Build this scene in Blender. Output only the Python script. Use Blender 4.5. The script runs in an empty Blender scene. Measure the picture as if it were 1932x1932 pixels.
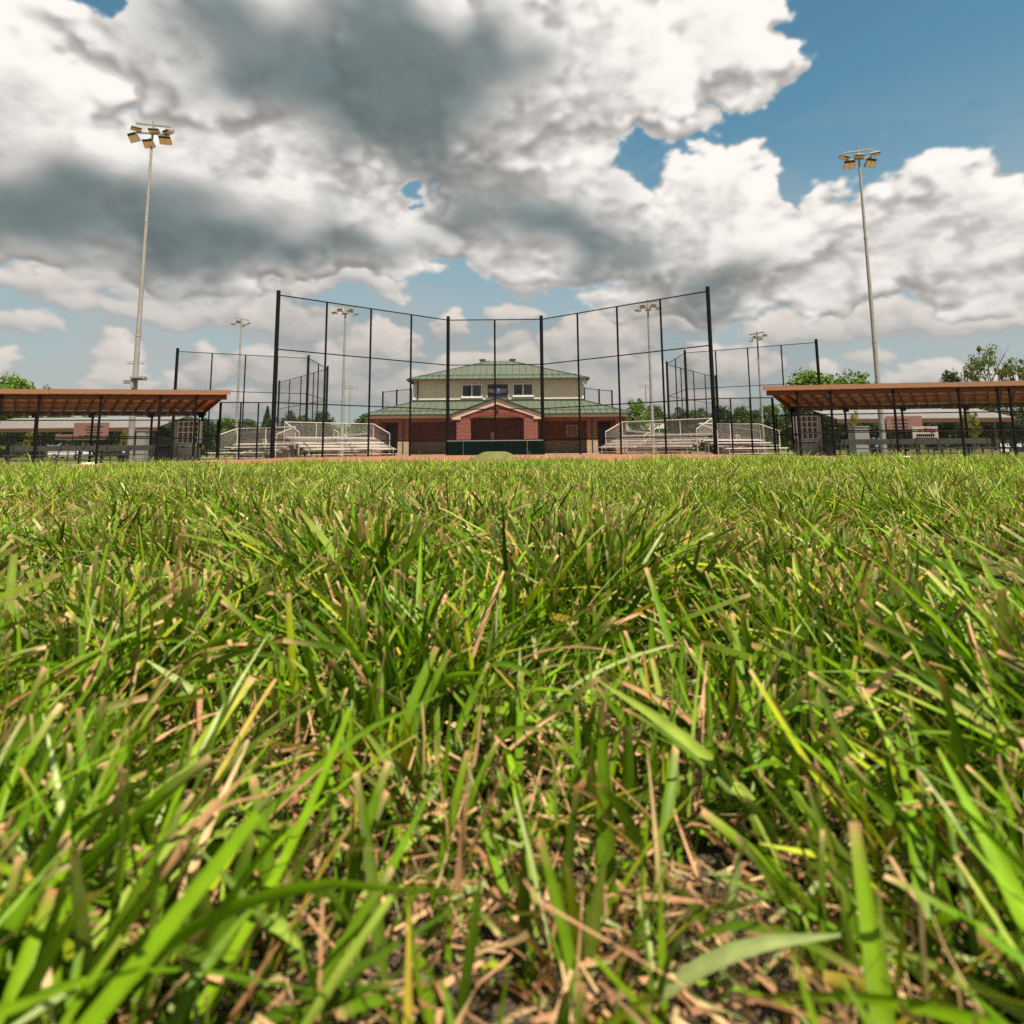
import bpy, math, random
import numpy as np
from mathutils import Matrix, Vector

random.seed(7)
rng = np.random.default_rng(11)
R = math.radians
scene = bpy.context.scene
COL = scene.collection

# ------------------------------------------------------------------ camera
W = 1932.0                     # picture width used for all measurements
F = 1250.0                     # focal length in those units
PITCH, ROLL, EYE = 8.0, 0.5, 0.15
HOR = 848.0
CX, CY = 966.0, HOR - F * math.tan(R(PITCH))
cam_d = bpy.data.cameras.new('camera')
cam = bpy.data.objects.new('camera', cam_d)
COL.objects.link(cam)
cam_d.sensor_width = 36.0
cam_d.lens = 36.0 * F / W
cam_d.shift_y = -(W / 2 - CY) / W
cam_d.clip_start = 0.01
cam_d.clip_end = 6000
cam_d.dof.use_dof = True
cam_d.dof.focus_distance = 2.4
cam_d.dof.aperture_fstop = 16.0
CAMROT = Matrix.Rotation(R(90 + PITCH), 4, 'X') @ Matrix.Rotation(R(-ROLL), 4, 'Z')
cam.matrix_world = Matrix.Translation((0, 0, EYE)) @ CAMROT
scene.camera = cam
R3 = CAMROT.to_3x3()


def ray(u, v):
    return R3 @ Vector(((u - CX) / F, -(v - CY) / F, -1.0))


def P(u, v, d):
    """world point at depth y = d seen at picture position u, v (1932 px wide)"""
    r = ray(u, v)
    return Vector((0, 0, EYE)) + r * (d / r.y)


def PX(u, v, d):
    return P(u, v, d).x


# ------------------------------------------------------------------ light
SUN_EL, SUN_AZ = 63.0, 148.0      # azimuth clockwise from +Y: high sun behind the camera, to the right
sd = Vector((math.sin(R(SUN_AZ)) * math.cos(R(SUN_EL)), math.cos(R(SUN_AZ)) * math.cos(R(SUN_EL)), math.sin(R(SUN_EL))))
sun_d = bpy.data.lights.new('sun', 'SUN')
sun_d.energy = 4.7
sun_d.angle = R(0.53)
sun_d.color = (1.0, 0.90, 0.76)
sun = bpy.data.objects.new('sun', sun_d)
COL.objects.link(sun)
sun.rotation_euler = sd.to_track_quat('Z', 'Y').to_euler()
sun.location = (0, 0, 60)

scene.view_settings.view_transform = 'Standard'
scene.view_settings.look = 'None'
scene.view_settings.exposure = 0.9
scene.view_settings.gamma = 1.0
scene.view_settings.use_curve_mapping = False
scene.render.engine = 'CYCLES'
scene.cycles.max_bounces = 8
scene.cycles.transparent_max_bounces = 40
scene.cycles.transmission_bounces = 4
scene.cycles.sample_clamp_indirect = 8.0
scene.cycles.use_denoising = False

world = bpy.data.worlds.new('World')
scene.world = world
world.use_nodes = True


# The clouds are computed here, as a map of directions (azimuth, elevation): banks of rounded puffs, lit from the sun's side.
AZ0, AZ1, EL0, EL1, DEG = -64.0, 64.0, -3.0, 61.0, 0.08
SW, SH = int((AZ1 - AZ0) / DEG), int((EL1 - EL0) / DEG)


def fft_noise(h, w, beta, seed, lo=0.0):
    """cloudy noise with a power-law spectrum, zero mean, unit deviation"""
    rg = np.random.default_rng(seed)
    f = np.hypot(np.fft.fftfreq(h)[:, None] * h, np.fft.rfftfreq(w)[None] * w)
    f[0, 0] = 1
    amp = f ** (-beta / 2.0)
    amp[f < lo] = 0
    sp = amp * np.exp(2j * np.pi * rg.uniform(size=f.shape)) * rg.rayleigh(size=f.shape)
    n = np.fft.irfft2(sp, s=(h, w))
    n -= n.mean()
    return (n / n.std()).astype(np.float32)


def blur(a, s):
    """gaussian blur by FFT with reflected borders"""
    p = int(3 * s) + 1
    b = np.pad(a, p, mode='edge')
    fy = np.fft.fftfreq(b.shape[0])[:, None]; fx = np.fft.rfftfreq(b.shape[1])[None]
    g = np.exp(-2 * (np.pi * s) ** 2 * (fx ** 2 + fy ** 2))
    return np.fft.irfft2(np.fft.rfft2(b) * g, s=b.shape)[p:-p, p:-p].astype(np.float32)


def sm(a, b, x):
    t = np.clip((x - a) / (b - a), 0, 1)
    return t * t * (3 - 2 * t)


def billows(ells, X, Y, WX, WY, seed, dens=1.0, rmin=0.35):
    """height field of a cumulus bank: rounded puffs of many sizes packed into ellipses (az, el, ra, re in degrees).
    Height is measured towards the viewer, in degrees; -1 where there is no cloud."""
    rg = np.random.default_rng(seed)
    H = np.full(X.shape, -1e3, np.float32)
    T = np.zeros(X.shape, np.float32)
    for (a, e, ra, re) in ells:
        big = min(ra, re)
        T += big * .22 * np.clip(1 - ((X - a) / ra) ** 2 - ((Y - e) / re) ** 2, 0, None)
        levels = [(0.62, 10, .62), (.40, 26, .80), (.24, 70, .93), (.14, 170, 1.0), (.085, 300, 1.04)]
        for k, (rf, n, ext) in enumerate(levels):
            r0 = big * rf
            if r0 < rmin * .5:
                r0 = rmin * .5
                n = n // 2
            n = int(n * dens * max(1.0, (max(ra, re) / big)))
            for _ in range(n):
                t = rg.uniform(0, 2 * math.pi)
                q = math.sqrt(rg.uniform(.0 if k < 2 else .15, 1.0)) * ext
                px, py = a + (ra - r0 * .6) * q * math.cos(t), e + (re - r0 * .6) * q * math.sin(t)
                if k >= 2 and py < e - re * .35 and rg.uniform() < .55:
                    continue                           # fewer crisp puffs along the flat base
                r = r0 * rg.uniform(.7, 1.25)
                # dome of the whole cloud lifts the middle
                u = 1 - min(1.0, ((px - a) / ra) ** 2 + ((py - e) / re) ** 2)
                z = big * .75 * math.sqrt(max(0, u)) - r * .35
                i0, i1 = int((px - r * 1.25 - AZ0) / DEG), int((px + r * 1.25 - AZ0) / DEG) + 2
                j0, j1 = int((py - r * 1.25 - EL0) / DEG), int((py + r * 1.25 - EL0) / DEG) + 2
                i0, j0 = max(i0, 0), max(j0, 0); i1, j1 = min(i1, SW), min(j1, SH)
                if i1 <= i0 or j1 <= j0:
                    continue
                xs, ys = X[j0:j1, i0:i1], Y[j0:j1, i0:i1]
                d2 = ((xs - px) ** 2 + (ys - py) ** 2) / (r * r)
                ch = np.sqrt(np.clip(1 - d2, 0, None))
                T[j0:j1, i0:i1] += ch * r
                h = z + r * ch * .9
                h = np.where(d2 < 1, h, -1e3)
                np.maximum(H[j0:j1, i0:i1], h, out=H[j0:j1, i0:i1])
    # bend the packed puffs by the winds WX, WY (degrees)
    fi = np.clip((X + WX - AZ0) / DEG - .5, 0, SW - 1.01); fj = np.clip((Y + WY - EL0) / DEG - .5, 0, SH - 1.01)
    i, j = fi.astype(int), fj.astype(int)
    a, b = fi - i, fj - j
    H = np.where(H > -100, H, 0)
    return [(q[j, i] * (1 - a) + q[j, i + 1] * a) * (1 - b) + (q[j + 1, i] * (1 - a) + q[j + 1, i + 1] * a) * b for q in (H, T)]


def blob_field(ells, X, Y):
    f = np.full(X.shape, -9.0, np.float32)
    for (a, e, ra, re) in ells:
        f = np.maximum(f, 1 - np.sqrt(((X - a) / ra) ** 2 + ((Y - e) / re) ** 2))
    return f


def shade(H, T, lightv, fine, kT, smooth):
    """alpha, lit relief, hollows and thinness of one bank"""
    Hc = H
    T = np.clip(blur(T, 1.5), 0, None)
    al = 1 - np.exp(-kT * (T * np.clip(1 + fine * .22, .3, 2)) ** 1.35)
    Hs = blur(Hc, smooth) + fine * .005
    Hm = blur(Hc, smooth * 3.5)
    lam = 0
    for hh, k, w in ((Hs, .40, .5), (Hm, .9, .5)):
        gy, gx = np.gradient(hh / DEG)
        gx = gx * k; gy = gy * k
        lam = lam + w * (-gx * lightv[0] - gy * lightv[1] + lightv[2]) / np.sqrt(gx * gx + gy * gy + 1)
    H2 = blur(Hc, 8); H3 = blur(Hc, 28)
    hollow = np.clip((Hs - H2) * 1.0, -.5, .5) + np.clip((Hs - H3) * .36, -.6, .6)
    thin = np.exp(-blur(T, 2.5) * .55)
    return al, lam, hollow, thin


def make_sky(ell):
    n1 = fft_noise(SH, SW, 3.4, 1, 6); n2 = fft_noise(SH, SW, 3.4, 2, 6)
    m1 = fft_noise(SH, SW, 3.1, 3, 30); m2 = fft_noise(SH, SW, 3.1, 4, 30)
    fine = fft_noise(SH, SW, 2.4, 5, 60)
    broad = fft_noise(SH, SW, 3.2, 6, 4)
    x = (AZ0 + (np.arange(SW) + .5) * DEG)[None].astype(np.float32) + np.zeros((SH, 1), np.float32)
    y = (EL0 + (np.arange(SH) + .5) * DEG)[:, None].astype(np.float32) + np.zeros((1, SW), np.float32)
    Xs = x + n1 * 1.6; Ys = y + n2 * 1.3
    LIGHT = np.array([.26, .74, .62]); LIGHT /= np.linalg.norm(LIGHT)
    rgb = np.zeros((SH, SW, 3), np.float32)
    A = np.zeros((SH, SW), np.float32)

    def over(col, al):
        nonlocal rgb, A
        rgb = col * al[..., None] + rgb * (1 - al[..., None])
        A = al + A * (1 - al)

    LIT, MID, SHD = np.array([1.0, .955, .90]), np.array([.47, .445, .42]), np.array([.112, .165, .174])
    dark = blur(sm(-.55, .60, blob_field(ell['dark'], Xs, Ys) + broad * .13 + fine * .02), 9)
    bright = sm(-.5, .6, blob_field(ell['bright'], Xs, Ys) + broad * .14)
    # thin veil low over the horizon
    veil = np.maximum(sm(-1.3, 1.2, broad + n1 * .4) * sm(30, 7, y) * .92, sm(28, 4, y) * .88)
    over(np.broadcast_to(np.array([.41, .45, .455]), rgb.shape), veil)
    # far small cumulus
    H, T = billows(ell['low'], x, y, n1 * .5 + m1 * .12, n2 * .35 + m2 * .12, 21, .8, .5)
    al, lam, hol, thin = shade(H, T, LIGHT, fine, 1.3, 1.6)
    t = np.clip(.10 + 1.05 * (lam - .42) + hol * .5 + broad * .06, 0, 1)
    c = (np.array([.43, .435, .43]) * (1 - t[..., None]) + np.array([.92, .82, .73]) * t[..., None])
    over(c, al * .92)
    # main banks, farther first
    for key, seed in (('back', 31), ('front', 41)):
        H, T = billows(ell[key], x, y, n1 * .9 + m1 * .13, n2 * .7 + m2 * .13, seed, 1.0, .8)
        open_ = 1 - sm(-.15, .35, blob_field(ell['holes'], x + n1 * .5 + m1 * .2, y + n2 * .4 + m2 * .2) + fine * .05)
        T = T * open_
        al, lam, hol, thin = shade(H, T, LIGHT, fine, 1.1, 2.6 if key == 'front' else 1.9)
        L = (.13 if key == 'front' else -.04) + .85 * (lam - .42) + hol * .60 + bright * .34 + thin * .26 + broad * .05 + fine * .004
        w = np.clip(thin * 1.5, 0, 1) * .85
        L = L * (1 - w) + (.50 + .25 * bright) * w
        dk = dark * (1 - .5 * thin)
        L = L * (1 - .5 * dk)
        t = sm(-.18, .98, L)[..., None]
        c = (MID * (1 - t) + LIT * t) * (1 + .55 * np.clip(L + .05, -.5, 0))[..., None]
        d = (dk * .91)[..., None]
        shd = SHD * (1 + .45 * np.clip(lam[..., None] - .6 + hol[..., None] * .5, -.35, .8))
        c = c * (1 - d) + shd * d
        over(c, al)
    # the air between: low banks pale and soften
    over(np.broadcast_to(np.array([.53, .525, .51]), rgb.shape), sm(16, 4, y) * (.24 + .10 * np.clip(broad, -1, 1)))
    return rgb, A

CLOUDS = dict(
 low=[(330, 585, 130, 24), (430, 590, 60, 30), (500, 605, 70, 40), (150, 580, 60, 22), (100, 560, 50, 18), (215, 655, 42, 28), (225, 690, 34, 26), (225, 722, 55, 18), (15, 700, 34, 26), (320, 720, 40, 22), (385, 660, 40, 24), (400, 700, 60, 34),
      (570, 620, 80, 36), (720, 650, 90, 56), (660, 690, 110, 50), (640, 740, 160, 34), (950, 640, 46, 20), (840, 605, 26, 30), (1130, 650, 130, 60), (1120, 720, 180, 44), (1420, 690, 70, 44), (1340, 690, 60, 44),
      (1010, 530, 60, 30), (1640, 665, 46, 14), (1700, 705, 60, 20), (1760, 700, 60, 26), (1830, 605, 120, 30), (880, 700, 80, 40), (470, 760, 120, 26), (1560, 700, 40, 20), (1250, 760, 140, 30), (1900, 720, 80, 30),
      (800, 740, 140, 34), (1000, 690, 90, 40), (520, 690, 80, 40), (1500, 620, 110, 34), (1650, 610, 130, 30), (1240, 600, 110, 40), (960, 590, 70, 24), (80, 540, 120, 26), (300, 540, 140, 22), (520, 545, 130, 26), (700, 540, 90, 22), (40, 620, 90, 24)],
 holes=[(195, 5, 80, 60), (785, 366, 36, 30), (1205, 300, 44, 56), (1515, 340, 50, 80), (800, 528, 120, 18)],
 back=[(1340, 370, 140, 96), (1440, 440, 190, 110), (1300, 470, 170, 100), (1390, 545, 200, 50), (1800, 390, 190, 84), (1650, 430, 120, 80), (1900, 420, 160, 100), (1720, 500, 220, 90), (1880, 520, 200, 70), (1560, 540, 130, 70), (1240, 560, 110, 40)],
 front=[(520, 130, 330, 200), (860, 120, 360, 210), (1180, 110, 250, 140), (1370, 70, 120, 110), (1410, 150, 80, 50), (1260, 220, 90, 44), (330, 40, 100, 90),
        (20, 180, 230, 220), (150, 360, 300, 180), (440, 400, 330, 170), (690, 440, 200, 100), (330, 480, 330, 56), (760, 290, 130, 110), (620, 510, 190, 40),
        (1000, 290, 180, 90), (1040, 420, 220, 110), (1130, 480, 130, 60), (930, 240, 150, 90), (-150, 420, 200, 160), (820, 470, 80, 30)],
 dark=[(640, 120, 290, 150), (760, 220, 180, 100), (860, 90, 150, 120), (400, 440, 300, 80), (120, 410, 180, 70), (1000, 410, 170, 66), (1130, 480, 110, 40), (620, 470, 150, 40),
       (1350, 530, 100, 28), (1590, 592, 50, 14)],
 bright=[(1700, 540, 220, 60), (1480, 540, 120, 50), (230, 250, 120, 80), (620, 330, 110, 50), (90, 130, 230, 140), (1850, 470, 170, 70), (1450, 420, 110, 80), (1160, 250, 120, 60), (300, 80, 60, 60), (420, 230, 90, 70), (1330, 90, 200, 100), (1420, 60, 90, 90), (1260, 200, 120, 60), (1330, 350, 110, 80), (1800, 360, 170, 60), (1680, 400, 80, 60),
         (770, 420, 60, 50), (830, 480, 70, 35), (1180, 480, 60, 40), (1740, 530, 60, 40), (1560, 520, 70, 60)],
)


def az_el(u, v):
    r = ray(u, v).normalized()
    return math.degrees(math.atan2(r.x, r.y)), math.degrees(math.asin(r.z))


def cloud_dirs(l):
    out = []
    for u, v, ru, rv in l:
        a, e = az_el(u, v)
        out.append((a, e, (az_el(u + ru, v)[0] - az_el(u - ru, v)[0]) / 2, (az_el(u, v - rv)[1] - az_el(u, v + rv)[1]) / 2))
    return out


def build_world():
    ell = {k: cloud_dirs(v) for k, v in CLOUDS.items()}
    # the same broken cumulus goes on outside the view
    ell['front'] += [(-53, 22, 9, 7), (-50, 40, 10, 8), (50, 24, 8, 5), (54, 43, 9, 7), (2, 53, 14, 7), (-26, 50, 10, 6), (31, 54, 9, 5), (58, 10, 7, 3), (-60, 8, 6, 3)]
    ell['dark'] += [(-52, 20, 8, 5), (52, 42, 7, 5), (3, 51, 12, 5), (-49, 38, 8, 5)]
    rgb, A = make_sky(ell)
    img = bpy.data.images.new('cloud_map', SW, SH, alpha=True, float_buffer=True)
    img.colorspace_settings.name = 'Linear Rec.709'
    img.alpha_mode = 'CHANNEL_PACKED'
    img.pixels.foreach_set(np.concatenate([rgb, A[..., None]], 2).astype(np.float32).ravel())
    img.update()
    img.pack()
    nt = world.node_tree
    N, L = nt.nodes, nt.links
    N.clear()

    def m(op, a, b=0.0):
        n = N.new('ShaderNodeMath')
        n.operation = op
        for i, q in enumerate((a, b)):
            if isinstance(q, (int, float)):
                n.inputs[i].default_value = q
            else:
                L.new(q, n.inputs[i])
        return n.outputs[0]
    tc = N.new('ShaderNodeTexCoord')
    nm = N.new('ShaderNodeVectorMath'); nm.operation = 'NORMALIZE'
    L.new(tc.outputs['Generated'], nm.inputs[0])
    sp = N.new('ShaderNodeSeparateXYZ'); L.new(nm.outputs[0], sp.inputs[0])
    az = m('ARCTAN2', sp.outputs[0], sp.outputs[1])
    el = m('ARCSINE', sp.outputs[2])
    cb = N.new('ShaderNodeCombineXYZ')
    L.new(m('DIVIDE', m('SUBTRACT', az, R(AZ0)), R(AZ1 - AZ0)), cb.inputs[0])
    L.new(m('DIVIDE', m('SUBTRACT', el, R(EL0)), R(EL1 - EL0)), cb.inputs[1])
    tx = N.new('ShaderNodeTexImage')
    tx.image = img
    tx.interpolation = 'Cubic'
    tx.extension = 'MIRROR'                      # round the whole sky
    L.new(cb.outputs[0], tx.inputs[0])
    sky = N.new('ShaderNodeTexSky')
    sky.sky_type = 'NISHITA'
    sky.sun_disc = False
    sky.sun_elevation = R(SUN_EL)
    sky.sun_rotation = R(SUN_AZ)
    sky.altitude = 300
    sky.air_density = 1.0
    sky.dust_density = 0.8
    sky.ozone_density = 1.5
    mu = N.new('ShaderNodeVectorMath'); mu.operation = 'MULTIPLY'
    mu.inputs[1].default_value = (0.74, 1.14, 0.98)
    L.new(sky.outputs[0], mu.inputs[0])
    sc = N.new('ShaderNodeVectorMath'); sc.operation = 'SCALE'
    L.new(mu.outputs[0], sc.inputs[0]); L.new(m('SUBTRACT', 1.0, tx.outputs['Alpha']), sc.inputs['Scale'])
    b1 = N.new('ShaderNodeBackground'); L.new(sc.outputs[0], b1.inputs[0]); b1.inputs[1].default_value = 0.066
    b2 = N.new('ShaderNodeBackground'); L.new(tx.outputs['Color'], b2.inputs[0]); b2.inputs[1].default_value = 0.535
    ad = N.new('ShaderNodeAddShader'); L.new(b1.outputs[0], ad.inputs[0]); L.new(b2.outputs[0], ad.inputs[1])
    out = N.new('ShaderNodeOutputWorld'); L.new(ad.outputs[0], out.inputs[0])
    world.cycles.sampling_method = 'MANUAL'
    world.cycles.sample_map_resolution = 1024


build_world()

# ------------------------------------------------------------------ materials
MATS = {}


def mat(name, col, rough=0.7, metal=0.0, spec=0.5, noise_amt=0.0, noise_scale=4.0, bump=0.0, bump_scale=40.0, stretch=None, col2=None, transl=0.0):
    if name in MATS:
        return MATS[name]
    mt = bpy.data.materials.new(name)
    mt.use_nodes = True
    nt = mt.node_tree
    N, L = nt.nodes, nt.links
    b = N['Principled BSDF']
    b.inputs['Base Color'].default_value = (*col, 1)
    b.inputs['Roughness'].default_value = rough
    b.inputs['Metallic'].default_value = metal
    b.inputs['Specular IOR Level'].default_value = spec
    tc = N.new('ShaderNodeTexCoord')
    src = tc.outputs['Object']
    if stretch:
        mp = N.new('ShaderNodeMapping')
        mp.inputs['Scale'].default_value = stretch
        L.new(src, mp.inputs[0]); src = mp.outputs[0]
    if noise_amt or col2:
        n = N.new('ShaderNodeTexNoise')
        n.inputs['Scale'].default_value = noise_scale
        n.inputs['Detail'].default_value = 6
        n.inputs['Roughness'].default_value = 0.6
        L.new(src, n.inputs['Vector'])
        cr = N.new('ShaderNodeValToRGB')
        c2 = col2 if col2 else tuple(c * (1 - noise_amt) for c in col)
        c1 = col if col2 else tuple(min(1, c * (1 + noise_amt * 0.6)) for c in col)
        cr.color_ramp.elements[0].color = (*c2, 1); cr.color_ramp.elements[0].position = 0.35
        cr.color_ramp.elements[1].color = (*c1, 1); cr.color_ramp.elements[1].position = 0.68
        L.new(n.outputs['Fac'], cr.inputs[0]); L.new(cr.outputs[0], b.inputs['Base Color'])
    if bump:
        n2 = N.new('ShaderNodeTexNoise')
        n2.inputs['Scale'].default_value = bump_scale
        n2.inputs['Detail'].default_value = 5
        L.new(src, n2.inputs['Vector'])
        bp = N.new('ShaderNodeBump')
        bp.inputs['Strength'].default_value = bump
        bp.inputs['Distance'].default_value = 0.02
        L.new(n2.outputs['Fac'], bp.inputs['Height']); L.new(bp.outputs[0], b.inputs['Normal'])
    MATS[name] = mt
    return mt


def mesh_mat(name, col, cell, wire):
    """chain link: diamonds woven of thin wire, clear between; uses the sheet's UV in metres"""
    mt = bpy.data.materials.new(name)
    mt.use_nodes = True
    N, L = mt.node_tree.nodes, mt.node_tree.links
    b = N['Principled BSDF']
    b.inputs['Base Color'].default_value = (*col, 1)
    b.inputs['Roughness'].default_value = 0.5
    uv = N.new('ShaderNodeUVMap')
    sp = N.new('ShaderNodeSeparateXYZ'); L.new(uv.outputs[0], sp.inputs[0])

    def M(op, a, c):
        n = N.new('ShaderNodeMath'); n.operation = op
        for i, s in enumerate((a, c)):
            if isinstance(s, (int, float)):
                n.inputs[i].default_value = s
            else:
                L.new(s, n.inputs[i])
        return n.outputs[0]
    res = None
    for op in ('ADD', 'SUBTRACT'):
        t = M('DIVIDE', M(op, sp.outputs[0], sp.outputs[1]), cell)
        f = M('ABSOLUTE', M('SUBTRACT', M('FRACT', t, 0), 0.5), 0)
        k = M('LESS_THAN', f, wire / cell)
        res = k if res is None else M('MAXIMUM', res, k)
    res = M('ADD', M('MULTIPLY', res, 0.44), 0.03)
    tr = N.new('ShaderNodeBsdfTransparent')
    mx = N.new('ShaderNodeMixShader')
    L.new(res, mx.inputs[0]); L.new(tr.outputs[0], mx.inputs[1]); L.new(b.outputs[0], mx.inputs[2])
    L.new(mx.outputs[0], N['Material Output'].inputs[0])
    return mt


def brick_mat(name, c1, c2, mortar, bw=0.215, bh=0.075):
    mt = bpy.data.materials.new(name)
    mt.use_nodes = True
    N, L = mt.node_tree.nodes, mt.node_tree.links
    b = N['Principled BSDF']
    b.inputs['Roughness'].default_value = 0.85
    tc = N.new('ShaderNodeTexCoord')
    sp = N.new('ShaderNodeSeparateXYZ'); L.new(tc.outputs['Object'], sp.inputs[0])
    ad = N.new('ShaderNodeMath'); ad.operation = 'ADD'
    L.new(sp.outputs[0], ad.inputs[0]); L.new(sp.outputs[1], ad.inputs[1])
    cb = N.new('ShaderNodeCombineXYZ')
    L.new(ad.outputs[0], cb.inputs[0]); L.new(sp.outputs[2], cb.inputs[1])
    br = N.new('ShaderNodeTexBrick')
    br.inputs['Scale'].default_value = 1.0
    br.inputs['Brick Width'].default_value = bw
    br.inputs['Row Height'].default_value = bh
    br.inputs['Mortar Size'].default_value = 0.011
    br.inputs['Color1'].default_value = (*c1, 1)
    br.inputs['Color2'].default_value = (*c2, 1)
    br.inputs['Mortar'].default_value = (*mortar, 1)
    L.new(cb.outputs[0], br.inputs['Vector'])
    L.new(br.outputs['Color'], b.inputs['Base Color'])
    bp = N.new('ShaderNodeBump'); bp.inputs['Strength'].default_value = 0.6; bp.inputs['Distance'].default_value = 0.01
    bp.invert = True
    L.new(br.outputs['Fac'], bp.inputs['Height']); L.new(bp.outputs[0], b.inputs['Normal'])
    return mt


def attr_mat(name, rough, transl, spec=0.4, tint=(1, 1, 1)):
    """leaf/blade material: colour from the mesh's own colour attribute, light passing through"""
    mt = bpy.data.materials.new(name)
    mt.use_nodes = True
    N, L = mt.node_tree.nodes, mt.node_tree.links
    b = N['Principled BSDF']
    b.inputs['Roughness'].default_value = rough
    b.inputs['Specular IOR Level'].default_value = spec
    at = N.new('ShaderNodeAttribute'); at.attribute_name = 'tone'
    # fine veins along the blade
    av = N.new('ShaderNodeAttribute'); av.attribute_name = 'across'
    sn = N.new('ShaderNodeMath'); sn.operation = 'MULTIPLY'; sn.inputs[1].default_value = 44.0
    L.new(av.outputs['Fac'], sn.inputs[0])
    s2 = N.new('ShaderNodeMath'); s2.operation = 'SINE'; L.new(sn.outputs[0], s2.inputs[0])
    s3 = N.new('ShaderNodeMath'); s3.operation = 'MULTIPLY_ADD'; s3.inputs[1].default_value = 0.17; s3.inputs[2].default_value = 1.0
    L.new(s2.outputs[0], s3.inputs[0])
    tc = N.new('ShaderNodeTexCoord')
    nz = N.new('ShaderNodeTexNoise'); nz.inputs['Scale'].default_value = 130.0; nz.inputs['Detail'].default_value = 3.0
    L.new(tc.outputs['Object'], nz.inputs['Vector'])
    s4 = N.new('ShaderNodeMapRange'); s4.inputs['From Min'].default_value = .3; s4.inputs['From Max'].default_value = .7
    s4.inputs['To Min'].default_value = .82; s4.inputs['To Max'].default_value = 1.16
    L.new(nz.outputs['Fac'], s4.inputs['Value'])
    s5 = N.new('ShaderNodeMath'); s5.operation = 'MULTIPLY'; L.new(s3.outputs[0], s5.inputs[0]); L.new(s4.outputs[0], s5.inputs[1])
    vv = N.new('ShaderNodeVectorMath'); vv.operation = 'SCALE'
    L.new(at.outputs['Color'], vv.inputs[0]); L.new(s5.outputs[0], vv.inputs['Scale'])
    L.new(vv.outputs[0], b.inputs['Base Color'])
    tr = N.new('ShaderNodeBsdfTranslucent')
    mu = N.new('ShaderNodeVectorMath'); mu.operation = 'MULTIPLY'
    mu.inputs[1].default_value = tint
    L.new(at.outputs['Color'], mu.inputs[0]); L.new(mu.outputs[0], tr.inputs[0])
    mx = N.new('ShaderNodeMixShader'); mx.inputs[0].default_value = transl
    L.new(b.outputs[0], mx.inputs[1]); L.new(tr.outputs[0], mx.inputs[2])
    L.new(mx.outputs[0], N['Material Output'].inputs[0])
    return mt


BLACK = mat('black_paint', (0.006, 0.006, 0.007), 0.6, spec=0.12)
GALV = mat('galvanised_steel', (0.28, 0.268, 0.245), 0.65, 0.0, spec=0.3, noise_amt=0.15, noise_scale=3)
ALU = mat('aluminium', (0.58, 0.52, 0.455), 0.5, 0.0)
BENCHM = mat('bench_grey', (0.36, 0.355, 0.35), 0.5, 0.2, noise_amt=0.2, noise_scale=5)
FASCIA = mat('fascia_wood', (0.28, 0.132, 0.066), 0.7, noise_amt=0.35, noise_scale=3, stretch=(0.6, 6, 14), bump=0.15, bump_scale=20)
BEAMW = mat('beam_wood', (0.115, 0.043, 0.019), 0.75, noise_amt=0.4, noise_scale=3, stretch=(0.6, 6, 14))
RAFT = mat('rafter_wood', (0.16, 0.055, 0.025), 0.8, noise_amt=0.3, noise_scale=4, stretch=(4, 1, 8))
PLY = mat('plywood_deck', (0.80, 0.32, 0.16), 0.8, noise_amt=0.3, noise_scale=2.5)
ROOFG = mat('green_metal_roof', (0.105, 0.126, 0.082), 0.5, 0.0, noise_amt=0.12, noise_scale=1.5)
SEAM = mat('roof_seam_green', (0.06, 0.085, 0.055), 0.5)
ROOFD = mat('dark_green_trim', (0.02, 0.04, 0.03), 0.5)
SIDING = mat('cream_siding', (0.66, 0.555, 0.43), 0.7, noise_amt=0.06, noise_scale=3)
TRIM = mat('cream_trim', (0.52, 0.39, 0.285), 0.6, noise_amt=0.06)
WHITE = mat('white_paint', (0.64, 0.62, 0.58), 0.5)
GLASS = mat('dark_glass', (0.015, 0.02, 0.02), 0.08, 0.0, 0.6)
BRICK = brick_mat('red_brick', (0.165, 0.024, 0.016), (0.12, 0.019, 0.013), (0.36, 0.185, 0.135), 0.30, 0.10)
BLOCK = brick_mat('tan_block', (0.36, 0.25, 0.16), (0.30, 0.21, 0.135), (0.40, 0.30, 0.2), 0.4, 0.2)
PAD = mat('green_padding', (0.003, 0.010, 0.008), 0.8, spec=0.05, noise_amt=0.2, noise_scale=2)
DOORM = mat('dark_door', (0.03, 0.025, 0.02), 0.5)
CONC = mat('concrete', (0.36, 0.30, 0.24), 0.9, noise_amt=0.15, noise_scale=2)
LENS = mat('floodlight_lens', (0.92, 0.60, 0.46), 0.4, 0.0)  # peach base colour carries the glow of the clay reflected from below
HOOD = mat('floodlight_hood', (0.23, 0.22, 0.22), 0.45, 0.3)
HOODIN = mat('floodlight_inside', (0.03, 0.028, 0.028), 0.5)
MROOF = mat('pale_metal_roof', (0.25, 0.23, 0.212), 0.55, 0.1, noise_amt=0.08, noise_scale=0.8)
MAROON = mat('maroon_boards', (0.075, 0.038, 0.030), 0.8, noise_amt=0.3, noise_scale=2)
BOARD = mat('pinkish_board', (0.24, 0.12, 0.098), 0.7, noise_amt=0.12, noise_scale=1.0)
CABIN = mat('grey_cabinet', (0.27, 0.26, 0.25), 0.6, noise_amt=0.1)
CUBBY = mat('cubby_panel', (0.60, 0.58, 0.56), 0.6, noise_amt=0.08)
CUBDARK = mat('cubby_lining', (0.025, 0.022, 0.02), 0.7)
BIN = mat('black_plastic', (0.010, 0.010, 0.010), 0.4)
BASEM = mat('white_rubber', (0.80, 0.74, 0.66), 0.6, noise_amt=0.12, noise_scale=8)
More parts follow.
